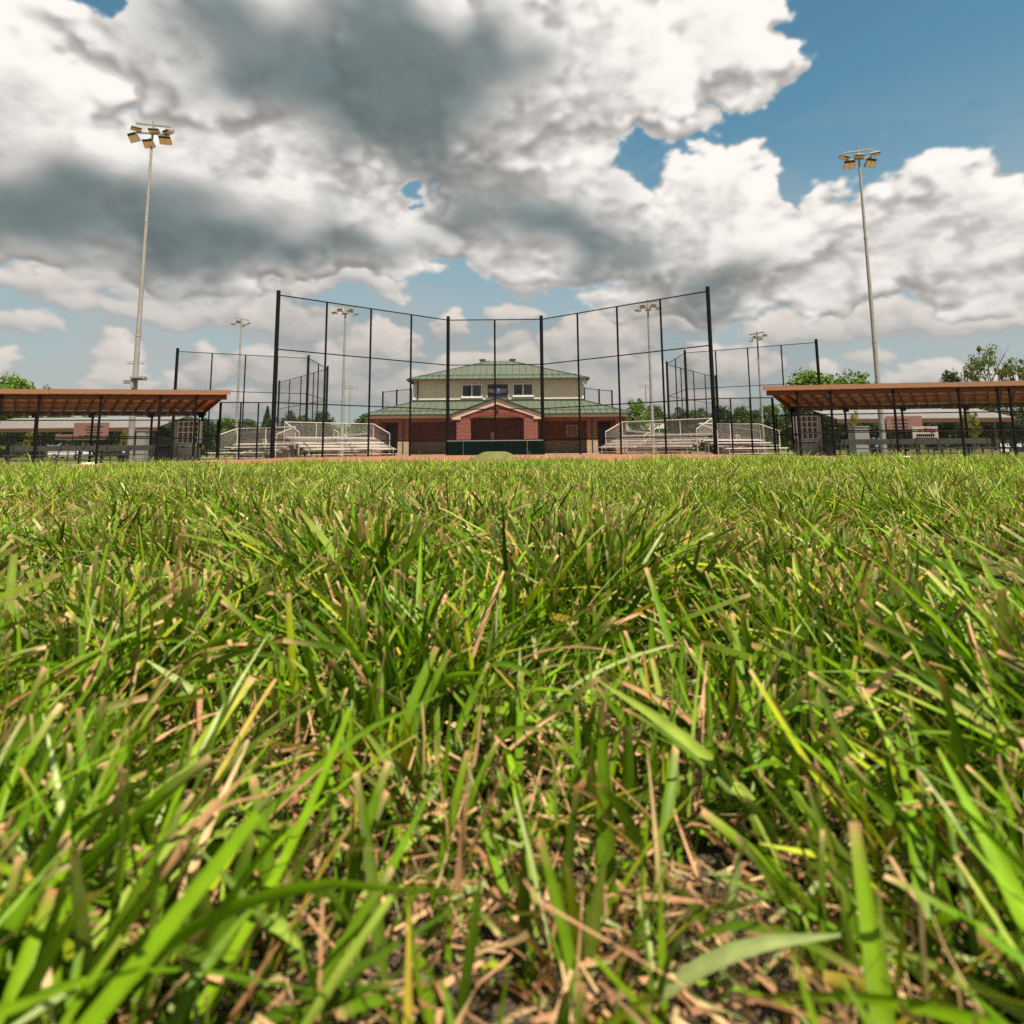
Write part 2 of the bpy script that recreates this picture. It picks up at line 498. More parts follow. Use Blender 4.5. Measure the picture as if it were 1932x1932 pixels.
TURF = mat('mound_turf', (0.125, 0.115, 0.026), 0.9, noise_amt=0.2, noise_scale=5, bump=0.3, bump_scale=90)
NAVY = mat('navy_banner', (0.012, 0.014, 0.028), 0.5)
REDL = mat('red_lettering', (0.38, 0.03, 0.03), 0.5)
BLUEL = mat('blue_logo', (0.02, 0.17, 0.42), 0.5)
WHITEL = mat('white_lettering', (0.85, 0.85, 0.83), 0.5)
SIGNW = mat('white_sign', (0.42, 0.36, 0.345), 0.6, noise_amt=0.05)
BARK = mat('bark', (0.10, 0.075, 0.055), 0.9, noise_amt=0.3, noise_scale=6)
CARW = mat('white_car_paint', (0.75, 0.75, 0.75), 0.3)
TYRE = mat('tyre_rubber', (0.015, 0.015, 0.015), 0.8)
LINKB = mesh_mat('black_chain_link', (0.015, 0.015, 0.015), 0.105, 0.0075)
LINKF = mesh_mat('black_chain_link_far', (0.015, 0.015, 0.015), 0.15, 0.0100)
LINKG = mesh_mat('steel_chain_link', (0.45, 0.43, 0.40), 0.10, 0.0085)
LEAF = attr_mat('tree_leaf', 0.55, 0.30, 0.35, (1.3, 1.25, 0.6))
BLADE = attr_mat('grass_blade', 0.46, 0.24, 0.15, (1.15, 1.20, 0.4))


# ------------------------------------------------------------------ object helpers
ROOTM = {}


def props(o, label=None, cat=None, group=None, kind=None):
    if label: o['label'] = label
    if cat: o['category'] = cat
    if group: o['group'] = group
    if kind: o['kind'] = kind
    return o


def thing(name, label, cat, loc, rz=0.0, group=None):
    o = bpy.data.objects.new(name, None)
    o.empty_display_size = 0.3
    COL.objects.link(o)
    o.location = loc
    o.rotation_euler = (0, 0, rz)
    ROOTM[o.name] = Matrix.Translation(loc) @ Matrix.Rotation(rz, 4, 'Z')
    return props(o, label, cat, group)


def wm(o):
    return ROOTM.get(o.name, Matrix.Identity(4)) if o is not None else Matrix.Identity(4)


def put_obj(name, me, parent, M, local=False):
    """M is the world matrix of the piece (or local to the root's frame)"""
    o = bpy.data.objects.new(name, me)
    COL.objects.link(o)
    world_m = (wm(parent) @ M) if local else M
    if parent is not None:
        o.parent = parent
        o.matrix_local = wm(parent).inverted() @ world_m
    else:
        o.matrix_world = world_m
    ROOTM[o.name] = world_m
    return o


_cache = {}


def box_mesh(sx, sy, sz, m, bev=0.0):
    k = ('b', round(sx, 3), round(sy, 3), round(sz, 3), m.name)
    if k not in _cache:
        me = bpy.data.meshes.new('piece')
        a, b, c = sx / 2, sy / 2, sz / 2
        v = [(x, y, z) for x in (-a, a) for y in (-b, b) for z in (-c, c)]
        f = [(0, 1, 3, 2), (4, 6, 7, 5), (0, 4, 5, 1), (2, 3, 7, 6), (0, 2, 6, 4), (1, 5, 7, 3)]
        me.from_pydata(v, [], f)
        me.materials.append(m)
        _cache[k] = me
    return _cache[k]


def tube_mesh(r0, r1, l, m, n=8):
    k = ('t', round(r0, 4), round(r1, 4), round(l, 3), m.name, n)
    if k not in _cache:
        me = bpy.data.meshes.new('piece')
        v, f = [], []
        for i in range(n):
            a = 2 * math.pi * i / n
            v.append((r0 * math.cos(a), r0 * math.sin(a), -l / 2))
            v.append((r1 * math.cos(a), r1 * math.sin(a), l / 2))
        for i in range(n):
            j = (i + 1) % n
            f.append((2 * i, 2 * j, 2 * j + 1, 2 * i + 1))
        v += [q for q in v]                                 # caps keep their own corners so the side shades evenly
        f.append(tuple(2 * n + 2 * i for i in reversed(range(n))))
        f.append(tuple(2 * n + 2 * i + 1 for i in range(n)))
        me.from_pydata(v, [], f)
        for pl in me.polygons[:n]:
            pl.use_smooth = True
        me.materials.append(m)
        _cache[k] = me
    return _cache[k]


def frame_z(p0, p1, up=(0, 0, 1)):
    p0, p1 = Vector(p0), Vector(p1)
    z = (p1 - p0)
    l = z.length
    z.normalize()
    up = Vector(up)
    if abs(z.dot(up)) > 0.98:
        up = Vector((0, 1, 0))
    x = up.cross(z).normalized()
    y = z.cross(x)
    M = Matrix((x, y, z)).transposed().to_4x4()
    M.translation = (p0 + p1) / 2
    return M, l


def tube(name, p0, p1, r, m, parent, r1=None, local=False, n=8):
    M, l = frame_z(p0, p1)
    return put_obj(name, tube_mesh(r, r if r1 is None else r1, l, m, n), parent, M, local)


def bar(name, p0, p1, w, h, m, parent, local=False, up=(0, 0, 1)):
    """bar from p0 to p1: w across (horizontal), h along up"""
    M, l = frame_z(p0, p1, up)
    return put_obj(name, box_mesh(w, h, l, m), parent, M, local)


def box(name, c, s, m, parent, rz=0.0, rx=0.0, local=False):
    M = Matrix.Translation(c) @ Matrix.Rotation(rz, 4, 'Z') @ Matrix.Rotation(rx, 4, 'X')
    return put_obj(name, box_mesh(*s, m), parent, M, local)


def poly(name, verts, faces, m, parent, local=False, smooth=False, uv=None):
    """verts in world (or root-local) coordinates; origin goes to their mean"""
    vs = [Vector(v) for v in verts]
    c = sum(vs, Vector()) / len(vs)
    me = bpy.data.meshes.new(name)
    me.from_pydata([v - c for v in vs], [], faces)
    me.materials.append(m)
    if smooth:
        for pl in me.polygons:
            pl.use_smooth = True
    if uv:
        lay = me.uv_layers.new(name='UVMap')
        for lp in me.loops:
            lay.data[lp.index].uv = uv[lp.vertex_index]
    return put_obj(name, me, parent, Matrix.Translation(c), local)


def link_panel(a, b, z0a, z1a, z0b, z1b, m, parent, name='chain_link_panel', local=False):
    """a sheet of chain link between plan points a and b"""
    a, b = Vector(a).to_2d(), Vector(b).to_2d()
    l = (b - a).length
    v = [(a.x, a.y, z0a), (b.x, b.y, z0b), (b.x, b.y, z1b), (a.x, a.y, z1a)]
    return poly(name, v, [(0, 1, 2, 3)], m, parent, local, uv=[(0, z0a), (l, z0b), (l, z1b), (0, z1a)])


def prism(name, outline, p, ex, ey, thick, m, parent):
    """flat outline (list of 2D) in the plane p + x*ex + y*ey, given real thickness"""
    p, ex, ey = Vector(p), Vector(ex), Vector(ey)
    nrm = ex.cross(ey).normalized()
    n = len(outline)
    v = [p + ex * x + ey * y for x, y in outline] + [p + ex * x + ey * y - nrm * thick for x, y in outline]
    f = [tuple(range(n)), tuple(reversed(range(n, 2 * n)))]
    f += [(i + n, (i + 1) % n + n, (i + 1) % n, i) for i in range(n)]
    return poly(name, v, f, m, parent)


def text(name, body, size, m, parent, c, shear=0.0, ext=0.01, bold=0.0, rz=0.0, sx=1.0):
    cu = bpy.data.curves.new(name, 'FONT')
    cu.body = body
    cu.size = size
    cu.align_x = 'CENTER'
    cu.align_y = 'CENTER'
    cu.extrude = ext
    cu.shear = shear
    cu.offset = bold
    cu.resolution_u = 3
    cu.materials.append(m)
    M = Matrix.Translation(c) @ Matrix.Rotation(rz, 4, 'Z') @ Matrix.Rotation(R(90), 4, 'X') @ Matrix.Diagonal((sx, 1, 1, 1))
    tmp = bpy.data.objects.new(name, cu)
    me = bpy.data.meshes.new_from_object(tmp)
    bpy.data.objects.remove(tmp)
    bpy.data.curves.remove(cu)
    return put_obj(name, me, parent, M)


# ------------------------------------------------------------------ ground
def sstep(a, b, x):
    t = np.clip((x - a) / (b - a), 0, 1)
    return t * t * (3 - 2 * t)


def zg(x, y):
    """crowned field: highest in the middle where the camera lies"""
    x = np.asarray(x, float); y = np.asarray(y, float)
    r = np.hypot(x, y)
    z = -0.21 * sstep(5.0, 20.0, r) - 0.024 * np.clip(np.abs(x + 1) - 11.5, 0, 14)
    return z


def Z(x, y):
    return float(zg(x, y))


def grid_sheet(name, xs, ys, dz, m, keep=None, kind='structure', label=None):
    X, Y = np.meshgrid(xs, ys)
    V = np.stack([X.ravel(), Y.ravel(), (zg(X, Y) + dz).ravel()], 1)
    nx, ny = len(xs), len(ys)
    i, j = np.meshgrid(np.arange(nx - 1), np.arange(ny - 1))
    a = (j * nx + i).ravel()
    Fc = np.stack([a, a + 1, a + nx + 1, a + nx], 1)
    if keep is not None:
        cx = V[Fc].mean(1)
        Fc = Fc[keep(cx[:, 0], cx[:, 1])]
        used = np.unique(Fc)
        remap = -np.ones(len(V), int); remap[used] = np.arange(len(used))
        V = V[used]; Fc = remap[Fc]
    me = bpy.data.meshes.new(name)
    me.from_pydata(V.tolist(), [], Fc.tolist())
    me.materials.append(m)
    for pl in me.polygons:
        pl.use_smooth = True
    o = bpy.data.objects.new(name, me)
    COL.objects.link(o)
    props(o, label, None, None, kind)
    return o


SOIL = mat('lawn_soil', (0.15, 0.10, 0.055), 0.95, noise_scale=260, col2=(0.05, 0.035, 0.02), bump=0.8, bump_scale=420)
LAWN = mat('mown_lawn', (0.11, 0.13, 0.02), 0.95, noise_scale=2.0, col2=(0.15, 0.13, 0.03), bump=0.5, bump_scale=60)
DIRT = mat('infield_clay', (0.28, 0.108, 0.052), 0.95, noise_amt=0.22, noise_scale=1.3, bump=0.3, bump_scale=30)


def spread(a, b, step0, k, lim):
    out = [0.0]
    s = step0
    while out[-1] < lim:
        out.append(out[-1] + s); s *= k
    return out


g1 = spread(0, 0, 0.6, 1.06, 1500)
xs = np.array([-q for q in reversed(g1[1:])] + g1)
grid_sheet('ground', xs, xs + 3.0, 0.0, LAWN, label='mown lawn of the ball field and grounds around it')
EDGE_Y = 6.6


def lawn_edge(x):
    return EDGE_Y + 0.25 * np.sin(x * 0.9) + 0.12 * np.sin(x * 2.7 + 1) - 0.012 * x * x


def in_dirt(x, y):
    side = np.where(x < 0, (-x) < 5.5 + 0.62 * (y - 6), x < 4.8 + 0.62 * (y - 6))
    wing = (y < 45.5)
    return (y > lawn_edge(x)) & side & wing & (np.abs(x + 1) < 18.0) & ~((np.abs(x + 1) > 12.0) & (y > 27.2))


grid_sheet('infield_clay', np.arange(-22, 22, 0.3), np.arange(5, 46, 0.3), 0.012, DIRT, in_dirt, label='bare terracotta clay of the infield')
SOILX = np.arange(-9, 9, 0.12)
grid_sheet('soil', SOILX, np.arange(-1.2, 7.2, 0.12), 0.004, SOIL, lambda x, y: y < lawn_edge(x) + 0.1, label='dark soil and thatch under the grass')
WALK = grid_sheet('walkway', np.arange(-28, 26, 0.5), np.arange(46.0, 52.0, 0.5), 0.02, CONC, label='pale concrete walkway in front of the brick building')

# ------------------------------------------------------------------ tall fences
def plan(u, d, v=800):
    p = P(u, v, d)
    return Vector((p.x, p.y))


def fence_run(root, corners, spans, rails, top, heavy, light, heavy_up=0.25, link=LINKB, rr=0.032, post_name='post', zbot=0.05, panel_top=None, ends=(True, True)):
    """posts, rails and chain link sheets along plan corners; rails are heights above sea level z"""
    for i in range(len(corners) - 1):
        a, b = corners[i], corners[i + 1]
        n = spans[i]
        for k in range(n):
            p = a.lerp(b, k / n); q = a.lerp(b, (k + 1) / n)
            zp, zq = Z(p.x, p.y), Z(q.x, q.y)
            for zr in rails:
                tube('rail', (p.x, p.y, zr), (q.x, q.y, zr), rr, BLACK, root, n=6)
            link_panel(p, q, zp + zbot, panel_top or top, zq + zbot, panel_top or top, link, root)
            if k > 0:
                tube('post', (p.x, p.y, zp - 0.1), (p.x, p.y, top), light, BLACK, root)
        if i > 0 or ends[0]:
            tube('corner_post', (a.x, a.y, Z(a.x, a.y) - 0.1), (a.x, a.y, top + heavy_up), heavy, BLACK, root, n=10)
    if ends[1]:
        a = corners[-1]
        tube('corner_post', (a.x, a.y, Z(a.x, a.y) - 0.1), (a.x, a.y, top + heavy_up), heavy, BLACK, root, n=10)


DB = 44.0
bsA, bsB, bsC, bsD = plan(519.5, 36.3, 700), plan(845, DB, 730), plan(1023, DB, 730), plan(1343, 36.3, 700)
top = P(845, 604, DB).z
rails_main = [P(845, v, DB).z for v in (604, 689, 772.5, 831)]
backstop = thing('backstop', 'tall black chain link backstop with green padding at its centre', 'backstop', (bsB.lerp(bsC, .5).x, DB, -0.21))
fence_run(backstop, [bsA, bsB, bsC, bsD], [4, 2, 4], rails_main, top, 0.115, 0.06, rr=0.036)
# green wall padding along the middle of the backstop, panel by panel
npad = 6
ztop = P(934, 832, DB).z
for k in range(npad):
    a = bsB.lerp(bsC, k / npad); b = bsB.lerp(bsC, (k + 1) / npad)
    w = (b - a).length - 0.02
    c = a.lerp(b, .5)
    box('padding_panel', (c.x, c.y - 0.20, (ztop - 0.25) / 2), (w, 0.09, ztop + 0.25), PAD, backstop)
bar('padding_cap', (bsB.x, bsB.y - .2, ztop + .02), (bsC.x, bsC.y - .2, ztop + .02), 0.10, 0.04, GALV, backstop)

# lower side fences joining the backstop to the dugouts
gateL, gateR = plan(414.6, 29.4), plan(1460, 29.4)
for s, A, G, lab in ((0, bsA, gateL, 'lower black chain link fence between backstop and dugout, by the leftmost bleachers'),
                     (1, bsD, gateR, 'lower black chain link fence between backstop and dugout, by the rightmost bleachers')):
    rt = thing('side_fence', lab, 'fence', (A.x, A.y, -0.25), group='side fences')
    hA, hG = rails_main[2], P(430, 761, 30.0).z
    for k in range(3):
        p, q = A.lerp(G, k / 3), A.lerp(G, (k + 1) / 3)
        zp, zq = hA + (hG - hA) * k / 3, hA + (hG - hA) * (k + 1) / 3
        gp, gq = Z(p.x, p.y), Z(q.x, q.y)
        for w in (1.0, .56, .17):
            tube('rail', (p.x, p.y, gp + (zp - gp) * w), (q.x, q.y, gq + (zq - gq) * w), .028, BLACK, rt, n=6)
        link_panel(p, q, gp + .04, zp, gq + .04, zq, LINKB, rt)
        tube('post', (q.x, q.y, gq - .1), (q.x, q.y, zq), .055 if k == 2 else .04, BLACK, rt)

# backstops of the neighbouring diamonds
def far_stop(lab, pts, spans, ztop, loc):
    rt = thing('backstop', lab, 'backstop', (loc.x, loc.y, -0.45), group='backstops of the neighbouring diamonds')
    fence_run(rt, pts, spans, [ztop, ztop * 0.62, ztop * 0.31, 1.0], ztop, 0.13, 0.065, 0.3, link=LINKF, rr=0.035)


dl = 60.0
zt = P(335, 664, dl).z


def at_height(u, v, z):
    """plan point on the ray u, v where it reaches height z"""
    r = ray(u, v)
    k = (z - EYE) / r.z
    return Vector((r.x * k, r.y * k))


far_stop('distant black backstop rising behind the end of the dugout with the white base',
         [at_height(335, 663, zt), at_height(582, 676, zt), at_height(618, 696, zt), at_height(527, 722, zt)], [4, 2, 4], zt, at_height(582, 676, zt))
zt = P(1540, 646, dl).z
far_stop('distant black backstop rising behind the bleachers near the dugout with the sponsor banners',
         [at_height(1540, 646, zt), at_height(1292, 666, zt), at_height(1258, 687, zt), at_height(1350, 712, zt)], [4, 2, 4], zt, at_height(1292, 666, zt))
for lab, us, vs in (('distant fence corner showing above the roof beside the downspout', (722.5, 748.7, 776), (740, 737, 734)),
                    ('distant fence corner showing above the roof beside the satellite dish', (1154.3, 1130, 1102), (737.5, 735.5, 732))):
    z0 = P(us[0], vs[0], 82).z
    pts = [at_height(u, v, z0) for u, v in zip(us, vs)]
    rt = thing('backstop', lab, 'backstop', (pts[0].x, pts[0].y, -0.4), group='fence corners behind the building')
    fence_run(rt, pts, [1, 1], [z0, z0 * .6, z0 * .3], z0, 0.10, 0.05, 0.1, link=LINKF, rr=0.04)

# ------------------------------------------------------------------ dugouts
def dugout(side):
    L_ = side < 0
    lab = ('long timber roofed dugout behind chain link, under the tall pole with the camera' if L_ else
           'long timber roofed dugout behind chain link, with tall trees over its roof')
    if L_:
        A, B = plan(0, 27.5), plan(425, 28.9)
        ztop = (P(0, 736, 27.5).z + P(428, 735.3, 28.9).z) / 2
        dv = Vector((-2.35, 3.2)); zbb = P(390, 784, 32).z
        fu = (1, 73, 189.5, 302, 370)
        bu = (67, 174, 286, 381)
    else:
        A, B = plan(1932, 27.5), plan(1450, 28.9)
        ztop = (P(1932, 720, 27.5).z + P(1447, 728, 28.9).z) / 2
        dv = Vector((2.2, 3.2)); zbb = P(1486, 775, 32).z
        fu = (1908, 1885, 1811, 1688, 1568.7, 1505.7)
        bu = (1823, 1704, 1596, 1495)
    e = (A - B).normalized()                       # from the inner end outwards
    far = B + e * ((A - B).length + 5.5)
    rt = thing('dugout', lab, 'dugout', (B.x + dv.x / 2, B.y + dv.y / 2, Z(B.x, B.y)), group='dugouts')
    zd = zbb + 0.12                                 # deck height over the back beam
    inner = B - e * 0.10
    up = Vector((e.x, e.y, 0))
    # fascia: boards butted end to end
    length = (far - inner).length
    nb = 4
    for k in range(nb):
        p, q = inner + e * (length * k / nb + .004), inner + e * (length * (k + 1) / nb - .004)
        fr = -dv.normalized() * 0.22
        bar('fascia_board', (p.x + fr.x, p.y + fr.y, ztop - .10), (q.x + fr.x, q.y + fr.y, ztop - .10), .04, .2 - .012 * (k % 2), FASCIA, rt)
    ib = B
    for k in range(3):
        p, q = ib + e * (length * k / 3 + .003), ib + e * (length * (k + 1) / 3 - .003)
        bar('front_beam', (p.x, p.y, ztop - .305), (q.x, q.y, ztop - .305), .14, .2, BEAMW, rt)
    p, q = ib + dv, far + dv
    bar('back_beam', (p.x, p.y, zbb + .11), (q.x, q.y, zbb + .11), .14, .22, BEAMW, rt)
    n = int(length / .52)
    for k in range(n + 1):
        p = ib + e * (.06 + k * .52)
        q = p + dv
        ov = -dv.normalized() * 0.18
        bar('rafter', (p.x + ov.x, p.y + ov.y, ztop - .15), (q.x - ov.x, q.y - ov.y, zd + .045), .05, .19, RAFT, rt)
        box('rafter_tie', (q.x - ov.x * .5, q.y - .09, zd - .05), (.10, .02, .08), GALV, rt) if k % 1 == 0 else None
    # plywood deck, then a thin dark membrane over it
    o1 = -dv.normalized() * 0.2
    o2 = dv.normalized() * 0.35
    pts = [inner + o1, far + o1, far + dv + o2, inner + dv + o2]
    zz = [ztop - .05, ztop - .05, zd + .13, zd + .13]
    for nm, dz0, dz1, mm in (('roof_deck', 0, .025, PLY), ('roof_membrane', .027, .055, BLACK)):
        v = [(p.x, p.y, z + dz0) for p, z in zip(pts, zz)] + [(p.x, p.y, z + dz1) for p, z in zip(pts, zz)]
        f = [(0, 3, 2, 1), (4, 5, 6, 7), (0, 1, 5, 4), (1, 2, 6, 5), (2, 3, 7, 6), (3, 0, 4, 7)]
        poly(nm, v, f, mm, rt)
    # posts
    fp = []
    for u in fu:
        r = ray(u, 800)
        # where that sight line crosses the front line
        M = np.array([[r.x, -e.x], [r.y, -e.y]])
        t = np.linalg.solve(M, np.array([B.x, B.y]))
        q = Vector((r.x * t[0], r.y * t[0]))
        fp.append(q)
        z1 = ztop - .40
        tube('post', (q.x, q.y - .1, Z(q.x, q.y) - .1), (q.x, q.y - .1, z1 + .12), .05, BLACK, rt, n=10)
    ext = [B + e * ((A - B).length + 3.0)]
    ext[0].y -= 0
    q = ext[0]
    tube('post', (q.x, q.y - .1, Z(q.x, q.y) - .1), (q.x, q.y - .1, ztop - .28), .05, BLACK, rt, n=10)
    line = sorted(fp + ext, key=lambda p: p.x)
    zr = [P(300, 761, 28.6).z, P(300, 827, 28.6).z]
    for p, q in zip(line[:-1], line[1:]):
        for z in zr:
            tube('rail', (p.x, p.y - .1, z), (q.x, q.y - .1, z), .03, BLACK, rt, n=6)
        link_panel((p.x, p.y - .13), (q.x, q.y - .13), Z(p.x, p.y) + .04, zr[0], Z(q.x, q.y) + .04, zr[0], LINKB, rt)
    bp = []
    for u in bu:
        r = ray(u, 800)
        c0 = B + dv
        t = np.linalg.solve(np.array([[r.x, -e.x], [r.y, -e.y]]), np.array([c0.x, c0.y]))
        q = Vector((r.x * t[0], r.y * t[0]))
        bp.append(q)
        tube('post', (q.x, q.y, Z(q.x, q.y) - .1), (q.x, q.y, zbb - .08), .05, BLACK, rt, n=10)
        box('post_bracket', (q.x, q.y - .10, zbb), (.26, .05, .20), BLACK, rt)
    bp.append(far + dv)
    bp.sort(key=lambda p: p.x)
    for p, q in zip(bp[:-1], bp[1:]):
        for z in (P(300, 793, 32).z, P(300, 824, 32).z):
            tube('rail', (p.x, p.y, z), (q.x, q.y, z), .03, BLACK, rt, n=6)
        zt_ = P(300, 793, 32).z
        link_panel((p.x, p.y + .02), (q.x, q.y + .02), Z(p.x, p.y) + .04, zt_, Z(q.x, q.y) + .04, zt_, LINKB, rt)
    # pale slab added inside to bounce light up under the roof
    zs = Z(B.x, B.y) + .03
    sl = [B - dv * .02, far - dv * .02, far + dv, B + dv]
    zl = [Z(p.x, p.y) for p in sl]
    v = [(p.x, p.y, z + .03) for p, z in zip(sl, zl)] + [(p.x, p.y, z - .1) for p, z in zip(sl, zl)]
    poly('bounce_slab', v, [(0, 1, 2, 3), (7, 6, 5, 4), (4, 5, 1, 0), (5, 6, 2, 1), (6, 7, 3, 2), (7, 4, 0, 3)], CONC, rt)
    return rt, A, B, e, dv, ztop


def bench(u0, u1, d0, d1, lab):
    a, b = plan(u0, d0), plan(u1, d1)
    c = a.lerp(b, .5)
    z0 = Z(c.x, c.y)
    rt = thing('team_bench', lab, 'bench', (c.x, c.y, z0), group='dugout benches')
    n = 2
    dirv = (b - a).normalized()
    back = Vector((-dirv.y, dirv.x)) if dirv.x > 0 else Vector((dirv.y, -dirv.x))
    for k in range(n):
        p, q = a.lerp(b, k / n), a.lerp(b, (k + 1) / n)
        p = p + dirv * .01; q = q - dirv * .01
        bar('backrest', (p.x + back.x * .28, p.y + back.y * .28, z0 + .76), (q.x + back.x * .28, q.y + back.y * .28, z0 + .76), .04, .25, BENCHM, rt)
        bar('seat_plank', (p.x, p.y, z0 + .45), (q.x, q.y, z0 + .45), .27, .045, BENCHM, rt)
        bar('foot_plank', (p.x - back.x * .1, p.y - back.y * .1, z0 + .25), (q.x - back.x * .1, q.y - back.y * .1, z0 + .25), .1, .03, BENCHM, rt)
    m = 6
    for k in range(m + 1):
        p = a.lerp(b, .02 + .96 * k / m)
        bar('leg', (p.x, p.y, z0 - .02), (p.x, p.y, z0 + .43), .05, .05, BENCHM, rt)
        bar('back_bracket', (p.x + back.x * .1, p.y + back.y * .1, z0 + .40), (p.x + back.x * .25, p.y + back.y * .25, z0 + .85), .04, .04, BENCHM, rt)


def cubby(u0, u1, v0, vm, v1, d, lab, panel_side):
    x0, x1 = PX(u0, v1, d), PX(u1, v1, d)
    zt = P((u0 + u1) / 2, v0, d).z
    zm = P((u0 + u1) / 2, vm, d).z
    cx, w = (x0 + x1) / 2, x1 - x0
    z0 = Z(cx, d)
    rt = thing('equipment_rack', lab, 'rack', (cx, d, z0), group='dugout equipment racks')
    dep = .38
    box('back_panel', (cx, d + dep, (zm + zt) / 2), (w, .03, zt - zm), CUBDARK, rt)
    for k in range(5):
        x = x0 + w * k / 4
        box('divider', (x, d + dep / 2, (zm + zt) / 2), (.03, dep, zt - zm), CUBBY, rt)
        z = zm + (zt - zm) * k / 4
        box('shelf', (cx, d + dep / 2 + .003, z), (w - .035, dep - .01, .03), CUBBY, rt)
    box('lower_cabinet', (cx, d + .22, (z0 + zm - .20) / 2), (w, .36, zm - .20 - z0), CABIN, rt)
    box('side_panel', (x0 - .09 if panel_side < 0 else x1 + .09, d + .2, (z0 + zt) / 2), (.1, .4, zt - z0), CABIN, rt)
    for k in range(4):
        x = x0 + w * (k + .5) / 4
        bar('bat_hook', (x, d + .05, zm - .17), (x + .07, d + .02, zm - .03), .025, .025, CUBBY, rt)
    bar('hook_rail', (x0, d + .05, zm - .1), (x1, d + .05, zm - .1), .03, .04, CUBBY, rt)


def lathe(name, prof, m, parent, c, n=20):
    v, f = [], []
    for r, z in prof:
        for i in range(n):
            a = 2 * math.pi * i / n
            v.append((r * math.cos(a), r * math.sin(a), z))
    for k in range(len(prof) - 1):
        for i in range(n):
            j = (i + 1) % n
            f.append((k * n + i, k * n + j, (k + 1) * n + j, (k + 1) * n + i))
    me = bpy.data.meshes.new(name)
    me.from_pydata(v, [], f)
    for pl in me.polygons:
        pl.use_smooth = True
    me.materials.append(m)
    return put_obj(name, me, parent, Matrix.Translation(c))


def barrel(u, v0, d, lab, h=.68, r=.26):
    p = plan(u, d)
    z0 = Z(p.x, p.y)
    rt = thing('trash_barrel', lab, 'barrel', (p.x, p.y, z0), group='black trash barrels')
    lathe('drum', [(.0, .0), (r * .86, .0), (r * .90, .03), (r * .97, h * .5), (r, h - .05), (r * .93, h - .05), (r * .85, .06)], BIN, rt, (p.x, p.y, z0))
    lathe('rim', [(r * .92, h - .05), (r * 1.07, h - .05), (r * 1.09, h - .02), (r * 1.05, h), (r * .92, h)], BIN, rt, (p.x, p.y, z0))


def gate(p, q, zt, lab):
    c = p.lerp(q, .5)
    rt = thing('gate', lab, 'gate', (c.x, c.y, Z(c.x, c.y)), group='dugout gates')
    z0 = Z(c.x, c.y) + .08
    for a in (p, q):
        tube('upright', (a.x, a.y, z0), (a.x, a.y, zt), .03, BLACK, rt)
    for z in (z0, (z0 + zt) / 2, zt):
        tube('rail', (p.x, p.y, z), (q.x, q.y, z), .025, BLACK, rt, n=6)
    link_panel(p, q, z0, zt, z0, zt, LINKB, rt)
    box('latch', (q.x, q.y - .05, (z0 + zt) / 2), (.1, .06, .12), BLACK, rt)


dgL = dugout(-1)
dgR = dugout(1)
bench(17, 291, 30.2, 31.2, 'long grey bench in the dugout with the pole and camera above it')
bench(1872, 1589, 30.2, 31.2, 'long grey bench in the dugout with trees above its roof')
cubby(331.5, 370, 795, 836, 872, 30.2, 'grey rack of sixteen cubby holes beside the dugout end post, near the distant backstop', -1)
cubby(1508, 1548, 785, 828, 864, 30.2, 'grey rack of sixteen cubby holes with a black barrel at its outer side', 1)
barrel(312.5, 847, 29.7, 'black trash barrel to the left of the cubby rack in the leftmost dugout', .72, .25)
barrel(1561, 838, 29.7, 'black trash barrel to the right of the cubby rack in the rightmost dugout', .72, .25)
barrel(237, 856, 33.2, 'black barrel behind the bench of the leftmost dugout, partly hidden by it', .70, .27)
barrel(1647, 850, 33.2, 'black barrel behind the bench of the rightmost dugout, partly hidden by it', .70, .27)
zt_g = P(395, 793, 29.6).z
gate(plan(376, 29.35), plan(411, 29.5), zt_g, 'black chain link gate at the inner end of the dugout, beside bleachers on its right')
gate(plan(1465, 29.5), plan(1500, 29.35), zt_g, 'black chain link gate at the inner end of the dugout, beside bleachers on its left')

# ------------------------------------------------------------------ press box building
YE, YC, YR, YU, YP = 51.0, 51.7, 54.0, 55.0, 50.3
XC = PX(939, 780, 52)


def BZ(v, d):
    return P(939, v, d).z


ze_lo, z_j, ze_up, z_pk = BZ(780.5, YE), BZ(755.5, YU), BZ(714, YU - .5), BZ(681, YU + 5.2)
bld = thing('press_box', 'two storey brick press box with green metal roofs and cream upper floor', 'building', (XC, YU, -0.21))
HE, HW, HU = 10.35, 7.1, 7.47          # half widths: lower eave, upper wall, upper eave
YB = 66.0


